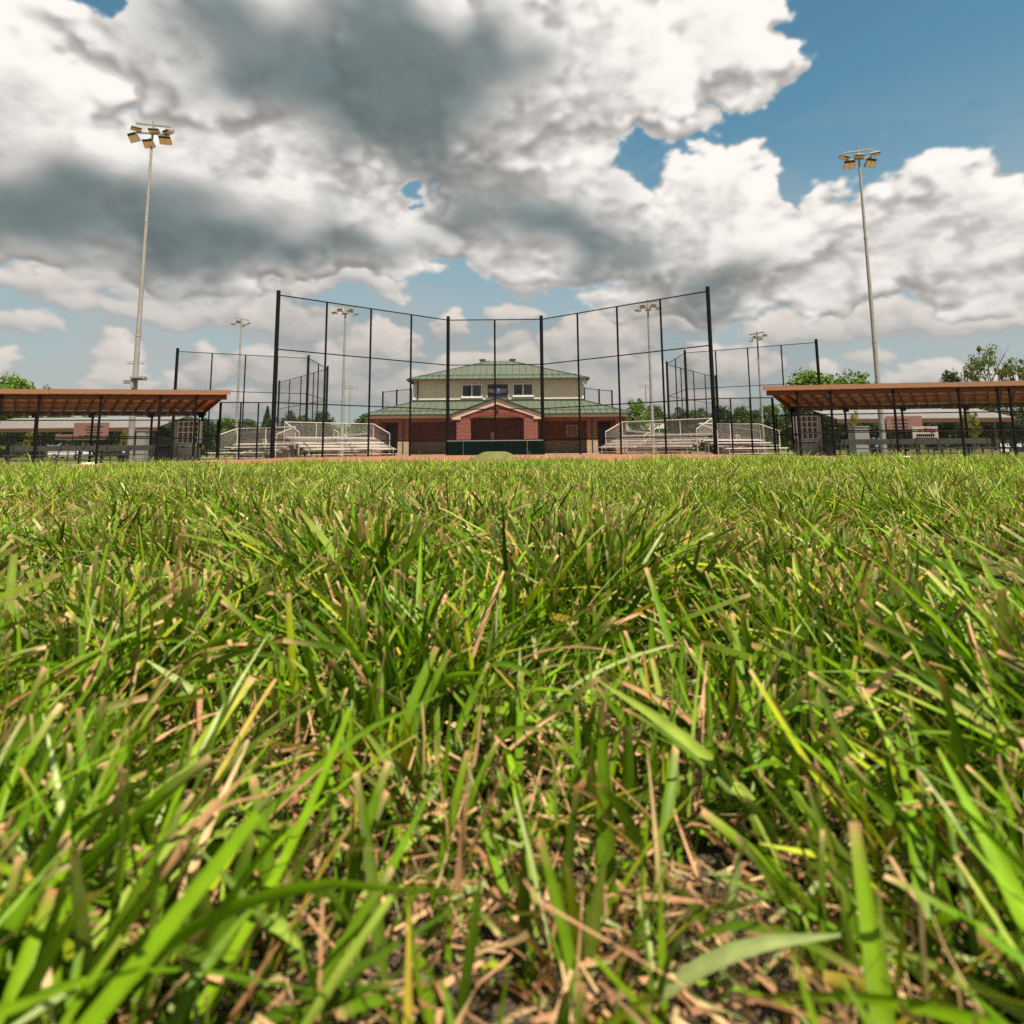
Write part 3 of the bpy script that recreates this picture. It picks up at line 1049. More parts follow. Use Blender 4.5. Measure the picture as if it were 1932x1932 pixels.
def hip_roof(name, he, y0, y1, ze, ht, yt0, yt1, zt, m, seam_step, n_front):
    e = [(XC - he, y0, ze), (XC + he, y0, ze), (XC + he, y1, ze), (XC - he, y1, ze)]
    t = [(XC - ht, yt0, zt), (XC + ht, yt0, zt), (XC + ht, yt1, zt), (XC - ht, yt1, zt)]
    v = e + t
    f = [(0, 1, 5, 4), (1, 2, 6, 5), (2, 3, 7, 6), (3, 0, 4, 7), (4, 5, 6, 7), (3, 2, 1, 0)]
    rf = poly(name, v, f, m, bld)
    # standing seams, front slope and both ends
    sl = (zt - ze) / (yt0 - y0)
    k = -int(he / seam_step)
    while k * seam_step < he:
        x = k * seam_step + .11
        run = (yt0 - y0)
        if abs(x) > ht:
            run *= max(0.0, (he - abs(x)) / (he - ht))
        if run > .25:
            bar('seam', (XC + x, y0, ze + .02), (XC + x, y0 + run, ze + sl * run + .02), .04, .04, SEAM, rf)
        k += 1
    for s in (-1, 1):
        bar('hip_cap', (XC + s * he, y0, ze + .03), (XC + s * ht, yt0, zt + .03), .12, .05, SEAM, rf)
    # snow guard along the eave
    yy = y0 + .75
    zz = ze + sl * .75 + .10
    xe = he - .9
    bar('snow_guard', (XC - xe, yy, zz), (XC + xe, yy, zz), .03, .05, SEAM, rf)
    k = -int(xe / .5)
    while k * .5 <= xe:
        box('snow_bracket', (XC + k * .5, yy, zz - .065), (.06, .1, .1), ROOFD, rf)
        k += 1
    # gutter and soffit trim
    bar('gutter', (XC - he - .02, y0 - .06, ze - .05), (XC + he + .02, y0 - .06, ze - .05), .12, .12, ROOFD, rf)
    for s in (-1, 1):
        bar('gutter', (XC + s * (he + .06), y0 + .05, ze - .05), (XC + s * (he + .06), y1, ze - .05), .12, .12, ROOFD, rf)
    return rf


hip_roof('lower_roof', HE, YE, 70.0, ze_lo, HW + .02, YU - .02, YB + .02, z_j - .06, ROOFG, .56, 0)
hip_roof('upper_roof', HU, YU - .5, YB + .5, ze_up, .9, YU + 5.2, YB - 5.2, z_pk, ROOFG, .56, 0)
# cream frieze under the lower eave
bar('frieze', (XC - HE + .25, YC - .05, ze_lo - .17), (XC + HE - .25, YC - .05, ze_lo - .17), .12, .19, TRIM, bld)
for s in (-1, 1):
    bar('frieze', (XC + s * (HE - .3), YC + .02, ze_lo - .17), (XC + s * (HE - .3), 69, ze_lo - .17), .12, .19, TRIM, bld)
bar('soffit', (XC - HE + .02, (YE + YC) / 2, ze_lo - .06), (XC + HE - .02, (YE + YC) / 2, ze_lo - .06), .78, .03, TRIM, bld)
# lower walls: back wall of the porch, brick over block
zw0, zblk, zlin = -0.25, BZ(832, YC), BZ(795, YC)
zfr = ze_lo - .27
box('porch_wall', (XC, YR + .1, (zblk + zfr + .3) / 2), (2 * (HE - .6), .2, zfr + .3 - zblk), BRICK, bld)
box('porch_wall_base', (XC, YR + .07, (zw0 + zblk) / 2), (2 * (HE - .6), .28, zblk - zw0), BLOCK, bld)
for s in (-1, 1):
    box('end_wall', (XC + s * (HE - .5), 61.6, (zw0 + zfr) / 2), (.25, 14.8, zfr - zw0), BRICK, bld)
    for nm, a, b in (('column', 6.93, 7.72), ('corner_column', 9.15, 9.95)):
        cxx = XC + s * (a + b) / 2
        box(nm, (cxx, YC + .3, (zblk + zfr) / 2), (b - a, .6, zfr - zblk), BRICK, bld)
        box('column_base', (cxx, YC + .3, (zw0 + zblk) / 2), (b - a + .06, .66, zblk - zw0), BLOCK, bld)
    box('lintel', (XC + s * 6.1, YC + .28, (zlin + zfr) / 2), (1.66, .44, zfr - zlin), BRICK, bld)
    box('lintel', (XC + s * 4.16, YC + .28, (zlin + zfr) / 2), (2.22, .45, zfr - zlin), BRICK, bld)
    box('lintel', (XC + s * 8.435, YC + .28, (zlin + zfr) / 2), (1.43, .44, zfr - zlin), BRICK, bld)
    # downspout
    px_ = XC + s * (7.33)
    tube('downspout', (px_, YC - .06, zw0), (px_, YC - .06, zfr), .045, ROOFD, bld)
    tube('downspout', (XC + s * 9.75, YC - .06, zfr - .3), (XC + s * 9.75, YC - .06, zfr), .045, ROOFD, bld)
    # doors in the dark bays
    dr = box('door', (XC + s * 8.45, YR - .06, 1.0), (1.1, .06, 2.3), DOORM, bld)
    box('handle', (XC + s * 8.05, YR - .12, .95), (.06, .06, .18), GALV, dr)
    box('side_bay_wall', (XC + s * 9.0, YC + 1.5, (zw0 + zfr) / 2), (.2, 1.6, zfr - zw0), BRICK, bld)
# framed notice board by the right hand bay
zc_n = (BZ(803.4, YR) + BZ(823.5, YR)) / 2
xn0, xn1 = PX(1000 + 0, 812, YR), PX(1020.6, 812, YR)
xb = PX(1080, 812, YR)
nb_ = box('notice_board', (PX((1069.3 + 1089.4) / 2, 812, YR), YR - .04, zc_n), (.86, .05, .86), mat('notice_paper', (0.30, 0.14, 0.11), .6, noise_amt=.2), bld)
for dx, dz, sx_, sz_ in ((-.43, 0, .06, .92), (.43, 0, .06, .92), (0, .43, .8, .06), (0, -.43, .8, .06)):
    c_ = PX((1069.3 + 1089.4) / 2, 812, YR)
    box('board_frame', (c_ + dx, YR - .06, zc_n + dz), (sx_, .06, sz_), TRIM, nb_)

# arched brick portico
HPO, HPI, HG = 3.07, 2.02, 3.42
z_spr, z_crn = BZ(791.5, YP), BZ(784, YP)
z_gp, z_ge = BZ(751.5, YP), BZ(782, YP)
z_band = .30


def gable_z(x):
    return z_gp - (z_gp - z_ge) * abs(x) / HG


def arch_z(x):
    t = x / HPI
    return z_spr + (z_crn - z_spr) * math.sqrt(max(0.0, 1 - t * t * .98))


def strip(name, xs_, zlo, zhi, y, thick, m, parent):
    v, f = [], []
    for x in xs_:
        v += [(XC + x, y, zlo(x)), (XC + x, y, zhi(x)), (XC + x, y + thick, zlo(x)), (XC + x, y + thick, zhi(x))]
    for i in range(len(xs_) - 1):
        a, b = 4 * i, 4 * i + 4
        f += [(a, b, b + 1, a + 1), (a + 2, a + 3, b + 3, b + 2), (a, a + 2, b + 2, b), (a + 1, b + 1, b + 3, a + 3)]
    f += [(0, 1, 3, 2), (len(v) - 4, len(v) - 2, len(v) - 1, len(v) - 3)]
    return poly(name, v, f, m, parent)


ax = [HPI * math.cos(math.pi * (1 - i / 24)) for i in range(25)]
strip('arch_wall', ax, arch_z, lambda x: gable_z(x) - .12, YP, .5, BRICK, bld)
for s in (-1, 1):
    xs_ = sorted([s * HPI * 1.0, s * HPO])
    strip('arch_pier', [xs_[0], xs_[1]], lambda x: zblk, lambda x: gable_z(x) - .12, YP + (.002), .5, BRICK, bld)
    box('pier_base', (XC + s * (HPI + HPO) / 2, YP + .24, (zw0 + zblk) / 2), (HPO - HPI + .06, .58, zblk - zw0), BLOCK, bld)
    box('portico_side', (XC + s * (HPO - .13), (YP + .5 + YR) / 2, (zw0 + z_ge) / 2), (.25, YR - YP - .5, z_ge - zw0), BRICK, bld)
# soldier course of the arch, brick by brick
nbk = 44
bm_cache = None
for i in range(nbk):
    x = HPI * math.cos(math.pi * (1 - (i + .5) / nbk) * 1.0)
    x = -HPI + 2 * HPI * (i + .5) / nbk
    dz = (arch_z(x + .01) - arch_z(x - .01)) / .02 if abs(x) < HPI - .02 else (1.2 if x < 0 else -1.2)
    a = math.atan(dz)
    ux, uz = -math.sin(a), math.cos(a)
    M = Matrix.Translation((XC + x + ux * .15, YP - .02, arch_z(x) + uz * .15)) @ Matrix.Rotation(-a, 4, 'Y')
    put_obj('arch_brick', box_mesh(.074, .06, .29, mat('arch_brick_red', (0.24, 0.042, 0.03), .85, noise_amt=.3, noise_scale=9)), bld, M)
# cream rake boards and returns
for s in (-1, 1):
    prism('rake_board', [(0, z_gp - .02), (s * HG, z_ge - .02), (s * HG, z_ge - .36), (s * 2.75, z_ge - .36), (s * 2.75, z_ge - .16), (0, z_gp - .46)] if s > 0 else
          [(0, z_gp - .46), (s * 2.75, z_ge - .16), (s * 2.75, z_ge - .36), (s * HG, z_ge - .36), (s * HG, z_ge - .02), (0, z_gp - .02)],
          (XC + s * .001, YP - .10, 0), (1, 0, 0), (0, 0, 1), .10, TRIM, bld)
    v = [(XC, YP - .22, z_gp + .0), (XC + s * (HG + .1), YP - .22, z_ge - .02), (XC + s * (HG + .1), YU - .3, z_ge - .02), (XC, YU - .3, z_gp)]
    v2 = [(a_, b_, c_ + .09) for a_, b_, c_ in v]
    poly('gable_roof', v + v2, [(3, 2, 1, 0), (4, 5, 6, 7), (0, 1, 5, 4), (1, 2, 6, 5), (2, 3, 7, 6), (3, 0, 4, 7)], ROOFD, bld)
box('wall_light', (PX(1675 * .15432 + 670.8, 824, YR), YR - .08, BZ(824, YR)), (.30, .14, .72), TRIM, bld)
box('arch_lamp', (XC, YP - .1, BZ(776, YP)), (.14, .16, .16), BLACK, bld)

# upper floor: clapboards, corner boards, windows, banner
z_u0, z_u1 = z_j - .06, ze_up - .02
nb_s = 13
hb = (z_u1 - z_u0 - .12) / nb_s
box('upper_wall', (XC, (YU + YB) / 2 + .06, (z_u0 + z_u1) / 2), (2 * HW - .1, YB - YU, z_u1 - z_u0), SIDING, bld)
for k in range(nb_s):
    put_obj('siding_board', box_mesh(2 * HW - .3, .025, hb * 1.06, SIDING), bld,
            Matrix.Translation((XC, YU + .02, z_u0 + .12 + hb * (k + .5))) @ Matrix.Rotation(R(-7), 4, 'X'))
for s in (-1, 1):
    box('corner_board', (XC + s * (HW - .09), YU, (z_u0 + z_u1) / 2 + .06), (.18, .08, z_u1 - z_u0 - .12), WHITE, bld)
    for k in range(nb_s):
        put_obj('side_siding_board', box_mesh(.025, YB - YU - .3, hb * 1.06, SIDING), bld,
                Matrix.Translation((XC + s * (HW - .04), (YU + YB) / 2, z_u0 + .12 + hb * (k + .5))))
bar('flashing', (XC - HW - .05, YU - .05, z_u0 + .04), (XC + HW + .05, YU - .05, z_u0 + .04), .16, .2, ROOFD, bld)
bar('eave_soffit', (XC - HU + .03, YU - .24, ze_up - .06), (XC + HU - .03, YU - .24, ze_up - .06), .46, .04, TRIM, bld)
tube('downspout', (XC - HW + .4, YU - .08, z_u0 + .1), (XC - HW + .4, YU - .08, z_u1 - .1), .05, ROOFD, bld)
tube('downspout', (XC - HW - .1, YU - .35, z_u1 - .05), (XC - HW + .12, YU - .08, z_u1 - .35), .05, ROOFD, bld)


def window(u0, u1, v0, v1):
    x0, x1 = PX(u0, (v0 + v1) / 2, YU), PX(u1, (v0 + v1) / 2, YU)
    z0, z1 = BZ(v1, YU), BZ(v0, YU)
    cx, cz, w, h = (x0 + x1) / 2, (z0 + z1) / 2, x1 - x0, z1 - z0
    wn = box('window', (cx, YU - .005, cz), (w - .02, .05, h - .02), CUBDARK, bld)
    for s in (-1, 1):
        box('pane', (cx + s * w / 4, YU - .035 - .006 * (s > 0), cz), (w / 2 - .12, .012, h - .12), GLASS if s < 0 else mat('screened_glass', (0.05, 0.05, 0.048), .25), wn)
        box('frame', (cx + s * (w / 2 + .02), YU - .045, cz), (.1, .07, h + .02), WHITE, wn)
        box('frame', (cx, YU - .047, cz + s * (h / 2 + .02)), (w + .16, .07, .1), WHITE, wn)
    box('frame', (cx, YU - .05, cz), (.11, .06, h - .04), WHITE, wn)
    box('sill', (cx, YU - .07, z0 - .10), (w + .26, .12, .07), WHITE, wn)


window(872.5, 908.2, 726.2, 748)
window(968.9, 1004.8, 725.3, 746.4)
x0, x1 = PX(919.6, 737, YU), PX(958.6, 737, YU)
z0, z1 = BZ(749.2, YU), BZ(724.9, YU)
sg = box('sponsor_banner', ((x0 + x1) / 2, YU - .06, (z0 + z1) / 2), (x1 - x0, .03, z1 - z0), NAVY, bld)
sg['label'] = 'dark navy banner with red lettering and a blue logo'
cx, cz = (x0 + x1) / 2, (z0 + z1) / 2
for s in (-1, 1):
    box('banner_frame', (cx + s * ((x1 - x0) / 2 + .03), YU - .055, cz), (.07, .06, z1 - z0 + .1), WHITE, sg)
box('banner_frame', (cx, YU - .055, z1 + .03), (x1 - x0, .06, .07), WHITE, sg)
for body, dx in (('FOOD', -.46), ('CITY', .47)):
    text('lettering_edge', body, .36, WHITEL, sg, (cx + dx, YU - .083, cz - .03), .25, .003, .028, sx=.62)
    text('lettering', body, .36, REDL, sg, (cx + dx, YU - .09, cz - .03), .25, .004, .008, sx=.62)
box('logo_panel', (cx + .03, YU - .085, cz - .03), (.36, .015, .46), WHITEL, sg)
box('logo_panel', (cx + .03, YU - .094, cz - .03), (.33, .015, .43), BLUEL, sg)
text('logo_letter', 'F', .42, WHITEL, sg, (cx + .04, YU - .104, cz - .03), .2, .004, .02)
# satellite dish on its bracket at the upper corner
dz_ = BZ(723, YU)
dx_ = XC + HW + .02
dish = lathe('satellite_dish', [(.0, .0), (.12, .012), (.21, .045), (.26, .08), (.25, .085), (.2, .055), (.0, .015)], WHITE, bld, (0, 0, 0))
dish.matrix_local = wm(bld).inverted() @ (Matrix.Translation((dx_, YU - .3, dz_)) @ Matrix.Rotation(R(75), 4, 'X') @ Matrix.Rotation(R(25), 4, 'Y'))
tube('dish_arm', (dx_, YU - .3, dz_), (dx_ - .05, YU + .02, dz_ - .35), .025, GALV, bld)
for u in (910.5, 967):
    xv, yv = PX(u, 683, YU + 8), YU + 8
    ch = box('roof_vent', (xv, yv, BZ(684, yv) - .6), (.5, .5, 1.6), MROOF, bld)
    box('vent_cap', (xv, yv, BZ(684, yv) + .26), (.62, .62, .08), ROOFD, ch)
    tube('vane', (xv, yv, BZ(684, yv) + .3), (xv, yv, BZ(684, yv) + .6), .02, GALV, ch, n=5)

# ------------------------------------------------------------------ bleachers
def bleacher(lab, c, rz, L, n, rise, seat0, aisle, group, link=True):
    z0 = Z(c.x, c.y)
    rt = thing('bleacher', lab, 'bleacher', (c.x, c.y, z0), rz, group)
    run = .61
    h = L / 2
    B_ = lambda nm, a, b, w, hh, m=ALU: bar(nm, a, b, w, hh, m, rt, True)
    T_ = lambda nm, a, b, r, m=ALU: tube(nm, a, b, r, m, rt, local=True, n=6)
    for i in range(n):
        y = -(n - 1 - i) * run
        z = seat0 + i * rise
        segs = [(-h, -.6), (.6, h)] if (aisle and i < n - 1) else [(-h, h)]
        for a, b in segs:
            B_('seat_plank', (a, y, z), (b, y, z), .24, .06)
        if i > 0 or n > 3:
            B_('foot_plank', (-h, y - .33, z - .30), (h, y - .33, z - .30), .25, .04)
        B_('riser_plank', (-h + .02, y + .14, z + .045), (h - .02, y + .14, z + .045), .02, rise - .065) if (aisle and i < n - 1) else None
    zt = seat0 + (n - 1) * rise
    nf = max(3, int(L / 1.75) + 1)
    for k in range(nf):
        x = -h + .25 + (L - .5) * k / (nf - 1)
        B_('frame_leg', (x, .05, -.02), (x, .05, zt - .03), .05, .05, GALV)
        B_('frame_leg', (x, -(n - 1) * run * .5, -.02), (x, -(n - 1) * run * .5, seat0 + (n - 1) * .5 * rise - .04), .05, .05, GALV)
        B_('frame_leg', (x, -(n - 1) * run - .1, -.02), (x, -(n - 1) * run - .1, seat0 - .03), .05, .05, GALV)
        B_('stringer', (x, -(n - 1) * run - .1, seat0 - .12), (x, .05, zt - .12), .05, .08, GALV)
        B_('ground_sill', (x, -(n - 1) * run - .3, .03), (x, .3, .03), .08, .06, GALV)
        if k % 2 == 0 and k + 1 < nf:
            x2 = -h + .25 + (L - .5) * (k + 1) / (nf - 1)
            xm = (x + x2) / 2
            yb = -(n - 1) * run * .5 - .08
            B_('cross_brace', (x, yb, .10), (x2, yb, zt * .62), .03, .04, GALV)
            B_('cross_brace', (x, yb - .04, zt * .62), (x2, yb - .04, .10), .03, .04, GALV)
    # guard rails: back and both ends
    g = zt + 1.0
    yb = .22
    T_('guard_rail', (-h, yb, g), (h, yb, g), .03)
    T_('guard_rail', (-h, yb, zt + .05), (h, yb, zt + .05), .022)
    npst = nf
    for k in range(npst):
        x = -h + L * k / (npst - 1)
        T_('guard_post', (x, yb, zt - .3), (x, yb, g), .025)
    if link:
        link_panel((-h, yb + .01), (h, yb + .01), zt + .05, g, zt + .05, g, LINKG, rt, local=True)
    for s in (-1, 1):
        yf = -(n - 1) * run * .72
        gf = g - (yb - yf) / run * rise * 1.15
        T_('guard_rail', (s * h, yb, g), (s * h, yf, gf), .03)
        T_('guard_post', (s * h, yf, .1), (s * h, yf, gf), .025)
        if link:
            link_panel((s * h + s * .01, yf), (s * h + s * .01, yb), gf - 1.0, gf, zt + .05, g, LINKG, rt, local=True)
    if aisle:
        for i in (1, 3):
            y = -(n - 1 - i) * run
            z = seat0 + i * rise
            for x in (-.12, ):
                T_('aisle_rail', (x, y - .3, z - .2), (x, y - .3, z + .55), .02, ALU)
                T_('aisle_rail', (x, y + .3, z), (x, y + .3, z + .75), .02, ALU)
                T_('aisle_rail', (x, y - .3, z + .55), (x, y + .3, z + .75), .02, ALU)
    else:
        T_('aisle_rail', (.2, -.1, zt), (.1, -.1, zt + .3), .02)
        T_('aisle_rail', (.45, -.1, zt), (.35, -.1, zt + .3), .02)
        T_('aisle_rail', (.1, -.1, zt + .3), (.35, -.1, zt + .3), .02)
    return rt


def mid(a, b):
    return a.lerp(b, .5)


s1 = .109
bleacher('large five row aluminium bleacher with railings, left of the brick building', mid(plan(542, 42), plan(707, 46.6)), R(45), 6.6, 5, .19, .45, True, 'large bleachers')
bleacher('large five row aluminium bleacher with railings, right of the brick building', mid(plan(1340, 42), plan(1171, 46.85)), R(-45), 6.9, 5, .19, .45, True, 'large bleachers')
bleacher('small open frame bleacher with cross braces, next to the dugout with the white base', plan(497, 40.2), R(-24), 4.6, 4, .16, .38, False, 'small bleachers')
bleacher('small open frame bleacher with cross braces, next to the dugout below the trees', plan(1382, 40.2), R(24), 4.7, 4, .16, .38, False, 'small bleachers')

# ------------------------------------------------------------------ light towers
def flood_mesh():
    """open hood: shallow tray, deeper at the back, with a rim"""
    v = [(-.40, -.34, 0), (.40, -.34, 0), (.40, .34, 0), (-.40, .34, 0), (-.34, -.22, .20), (.34, -.22, .20), (.36, .32, .30), (-.36, .32, .30)]
    f = [(4, 5, 6, 7), (0, 1, 5, 4), (1, 2, 6, 5), (2, 3, 7, 6), (3, 0, 4, 7)]
    me = bpy.data.meshes.new('hood')
    me.from_pydata([tuple(a) for a in v], [], f)
    me.materials.append(HOOD)
    return me


FLOOD = flood_mesh()


def flood(parent, c, yaw, tilt, s=1.0):
    """lens looks down (-z local), then tilted forward by tilt and turned by yaw"""
    M = Matrix.Translation(c) @ Matrix.Rotation(yaw, 4, 'Z') @ Matrix.Rotation(tilt, 4, 'X') @ Matrix.Diagonal((s * .8, s * .8, s * .72, 1))
    h = put_obj('floodlight', FLOOD, parent, M)
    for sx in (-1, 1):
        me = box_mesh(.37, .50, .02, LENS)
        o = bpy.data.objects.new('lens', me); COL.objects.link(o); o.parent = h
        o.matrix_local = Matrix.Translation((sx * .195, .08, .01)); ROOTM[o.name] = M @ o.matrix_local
    o = bpy.data.objects.new('ballast_box', box_mesh(.74, .16, .05, HOODIN)); COL.objects.link(o); o.parent = h
    o.matrix_local = Matrix.Translation((0, -.26, -.015)); ROOTM[o.name] = M @ o.matrix_local
    return h


def tower(lab, ut, vt, d, heads, r0, r1, arms, ground_z=None, sleeve=True):
    p = P(ut, vt, d)
    x, y, zt = p.x, p.y, p.z
    z0 = Z(x, y) if ground_z is None else ground_z
    rt = thing('light_tower', lab, 'light tower', (x, y, z0), group='sports light towers')
    zk = [z0 - .1, z0 + (zt - z0) * .36, z0 + (zt - z0) * .70, zt]
    rr = [r0, r0 + (r1 - r0) * .36, r0 + (r1 - r0) * .70, r1]
    for k in range(3):
        tube('pole_section', (x, y, zk[k]), (x, y, zk[k + 1]), rr[k] * (1.06 if k == 0 else 1.0), GALV, rt, rr[k + 1] * (1.06 if k == 0 else 1.0) * .99, n=14)
        if k:
            tube('pole_collar', (x, y, zk[k] - .05), (x, y, zk[k] + .12), rr[k] * 1.14, GALV, rt, n=14)
    for (dz, half, ang, roll) in arms:
        dx, dy = half * math.cos(ang), half * math.sin(ang)
        bar('crossarm', (x - dx, y - dy, zt + dz + roll), (x + dx, y + dy, zt + dz - roll), .10, .10, GALV, rt)
    for (off, dz, yaw, tilt, s, ang, roll) in heads:
        cxh, cyh = x + off * math.cos(ang), y + off * math.sin(ang)
        zz = zt + dz - roll * (off / 1.0)
        flood(rt, (cxh, cyh - .12, zz - .42), yaw, tilt, s)
        tube('hanger', (cxh, cyh - .08, zz - .22), (cxh, cyh, zz), .035, GALV, rt, n=6)
    tube('lightning_rod', (x, y, zt), (x, y, zt + .3), .05, GALV, rt, n=5)
    return rt, (x, y, zt, z0)


def big_heads(sgn):
    a = R(-12) * sgn
    return ([(-.95, -.1, R(20) * sgn, R(-70), 1.0, a, 0.06), (0.05, -.25, R(12), R(-12), .95, a, 0), (1.0, -.1, R(-30) * sgn, R(-10), .9, a, 0.06)] +
            [(-1.05, -.75, R(-25), R(-62), 1.05, a, 0.05), (-.10, -.95, R(0), R(-55), 1.0, a, 0.05), (.95, -.75, R(15), R(-50), 1.05, a, 0.05)])


tl, tlp = tower('tall steel light pole with a small security camera, rising behind the dugout on its left', 289, 236, 38,
                [(-.95, .0, R(35), R(-8), .9, R(0), .12), (.15, -.05, R(8), R(-22), .95, 0, .12), (1.0, .0, R(-35), R(-4), .95, 0, .12),
                 (-1.1, -.55, R(-22), R(-58), 1.05, 0, .10), (-.15, -.85, R(-6), R(-50), 1.0, 0, .10), (.85, -.55, R(12), R(-38), 1.05, 0, .10)],
                .168, .062, [(0, 1.05, 0, .13), (-.55, 1.0, 0, .10)])
tr, trp = tower('tall steel light pole against blue sky, rising behind the dugout below the trees', 1619, 285, 42,
                [(-1.0, .0, R(30), R(-4), .95, R(0), -.12), (.0, -.05, R(-6), R(-22), .95, 0, -.12), (1.05, .0, R(-28), R(-4), .95, 0, -.12),
                 (-.72, -.55, R(-14), R(-52), 1.05, 0, -.08), (.72, -.55, R(12), R(-60), 1.1, 0, -.08)],
                .175, .062, [(0, 1.0, 0, -.13), (-.55, .85, 0, -.09)])
# camera box and horn on the left pole
x, y, zt, z0 = tlp
zc = P(258, 716, 38).z
cb = box('security_camera', (x + .32, y - .22, zc + .04), (.85, .30, .16), HOOD, tl, rx=R(-10))
box('camera_window', (x + .32, y - .385, zc + .0), (.60, .03, .10), HOODIN, cb)
box('camera_mount', (x, y - .26, zc - .30), (.16, .16, .42), GALV, tl)
box('junction_box', (x - .38, y - .05, zc - .14), (.42, .2, .2), HOOD, tl)


def small_tower(lab, u, v, d, yaw, n=4, r0=.17, r1=.08):
    heads, arms = [], [(0, 1.0, yaw, 0), (-.5, .8, yaw, 0)]
    for k in range(n):
        off = -1.0 + 2.0 * k / (n - 1)
        heads.append((off, .0 if k % 2 else -.35, yaw + R(25 * (k - 1.5)), R(-18 - 12 * (k % 2)), .8, yaw, 0))
    return tower(lab, u, v, d, heads, r0, r1, arms)


small_tower('slim light pole standing between the leftmost dugout and the big backstop', 456, 602, 74, R(60))
small_tower('slim light pole seen through the left wing of the big backstop', 652, 578, 62, R(25), 5)
small_tower('slim light pole seen through the right wing of the big backstop', 1222, 570, 60, R(-25), 5)
small_tower('slim light pole standing between the big backstop and the dugout below the trees', 1428, 629, 74, R(-60))
for lab, u, v, d in (('distant light pole with level crossarm just right of the pole seen through the backstop', 661, 729, 130),
                     ('distant light pole with level crossarm just left of the pole seen through the backstop', 1218, 727, 130),
                     ('distant light pole whose crossarm shows on both sides of the camera pole', 256, 682, 110),
                     ):
    tower(lab, u, v, d, [(-1.1, 0, 0, R(-10), .7, 0, 0), (-.5, 0, 0, R(-10), .7, 0, 0), (.5, 0, 0, R(-10), .7, 0, 0), (1.2, 0, 0, R(-10), .7, 0, 0)], .18, .1, [(0, 1.6, 0, 0)])

# ------------------------------------------------------------------ mound and bases
pm = plan(934, 22.0)
zm0 = Z(pm.x, pm.y)
prof, nm_ = [], 40
zt_m = P(934, 851.8, 22).z
v, f = [], []
rings = [(1.95, -.03), (1.6, .02), (1.25, .085), (.95, .145), (.72, .185), (.45, zt_m - zm0 - .01), (.25, zt_m - zm0), (0.0, zt_m - zm0)]
rings = [(r, (h if h < .18 else h)) for r, h in rings]
hm = zt_m - zm0
rings = [(1.02, -.03), (.86, hm * .2), (.67, hm * .48), (.53, hm * .74), (.40, hm * .92), (.29, hm * .99), (.17, hm), (.0, hm)]
for r, h in rings:
    for i in range(nm_):
        a = 2 * math.pi * i / nm_
        w = 1 + .03 * math.sin(3 * a + 1)
        v.append((r * math.cos(a) * w, r * math.sin(a) * w * 1.1, h))
for k in range(len(rings) - 1):
    for i in range(nm_):
        j = (i + 1) % nm_
        f.append((k * nm_ + i, k * nm_ + j, (k + 1) * nm_ + j, (k + 1) * nm_ + i))
me = bpy.data.meshes.new('pitching_mound')
me.from_pydata(v, [], f)
for pl in me.polygons: pl.use_smooth = True
me.materials.append(TURF)
o = put_obj('pitching_mound', me, None, Matrix.Translation((pm.x, pm.y, zm0)))
props(o, 'low yellow green pitching mound in front of the green padding', 'mound')


def base_bag(u, d, rz, lab):
    p = plan(u, d)
    z0 = Z(p.x, p.y) + .012
    s, h, b = .19, .075, .025
    v, f = [], []
    for k, (q, z) in enumerate(((s, 0), (s, h - b), (s - b, h), (0, h + .008))):
        for sx, sy in ((-1, -1), (1, -1), (1, 1), (-1, 1)):
            v.append((sx * q, sy * q, z))
    for k in range(3):
        for i in range(4):
            j = (i + 1) % 4
            f.append((4 * k + i, 4 * k + j, 4 * k + 4 + j, 4 * k + 4 + i))
    me = bpy.data.meshes.new('base')
    me.from_pydata(v, [], f)
    me.materials.append(BASEM)
    o = put_obj('base_bag', me, None, Matrix.Translation((p.x, p.y, z0)) @ Matrix.Rotation(rz, 4, 'Z'))
    props(o, lab, 'base', 'bases')


base_bag(171, 24.0, R(40), 'white base bag on the clay before the dugout with the pole camera')
base_bag(1705, 26.0, R(50), 'white base bag on the ground before the dugout with trees above')

# ------------------------------------------------------------------ neighbouring dugouts, boards and signs beyond
def shed(lab, u0, u1, vtop, vbot, d, dep, m_roof, m_fascia, group, slope_v=0.0, closed=None):
    """open shed: pale roof sloping towards us, fascia, posts"""
    a, b = plan(u0, d), plan(u1, d)
    um = (u0 + u1) / 2
    zf, zb = P(um, vbot, d).z, P(um, vtop, d + dep).z
    rt = thing('roofed_shelter', lab, 'shelter', ((a.x + b.x) / 2, d, Z(a.x, d)), group=group)
    v = [(a.x, d, zf), (b.x, d, zf), (b.x, d + dep, zb), (a.x, d + dep, zb)]
    v += [(p[0], p[1], p[2] - .06) for p in v]
    poly('roof', v, [(0, 1, 2, 3), (7, 6, 5, 4), (4, 5, 1, 0), (5, 6, 2, 1), (6, 7, 3, 2), (7, 4, 0, 3)], m_roof, rt)
    bar('fascia', (a.x, d + .05, zf - .22), (b.x, d + .05, zf - .22), .08, .3, m_fascia, rt)
    n = max(2, int((b.x - a.x) / 3.2))
    for k in range(n + 1):
        xx = a.x + .15 + (b.x - a.x - .3) * k / n
        tube('post', (xx, d + .2, Z(xx, d) - .1), (xx, d + .2, zf - .3), .06, BLACK, rt)
        tube('post', (xx, d + dep - .3, Z(xx, d) - .1), (xx, d + dep - .3, zb - .1), .06, BLACK, rt)
    if closed:
        box('back_wall', ((a.x + b.x) / 2, d + dep * .5, (zf - .5) / 2), (b.x - a.x - .4, .1, zf + .1), closed, rt)
    return rt


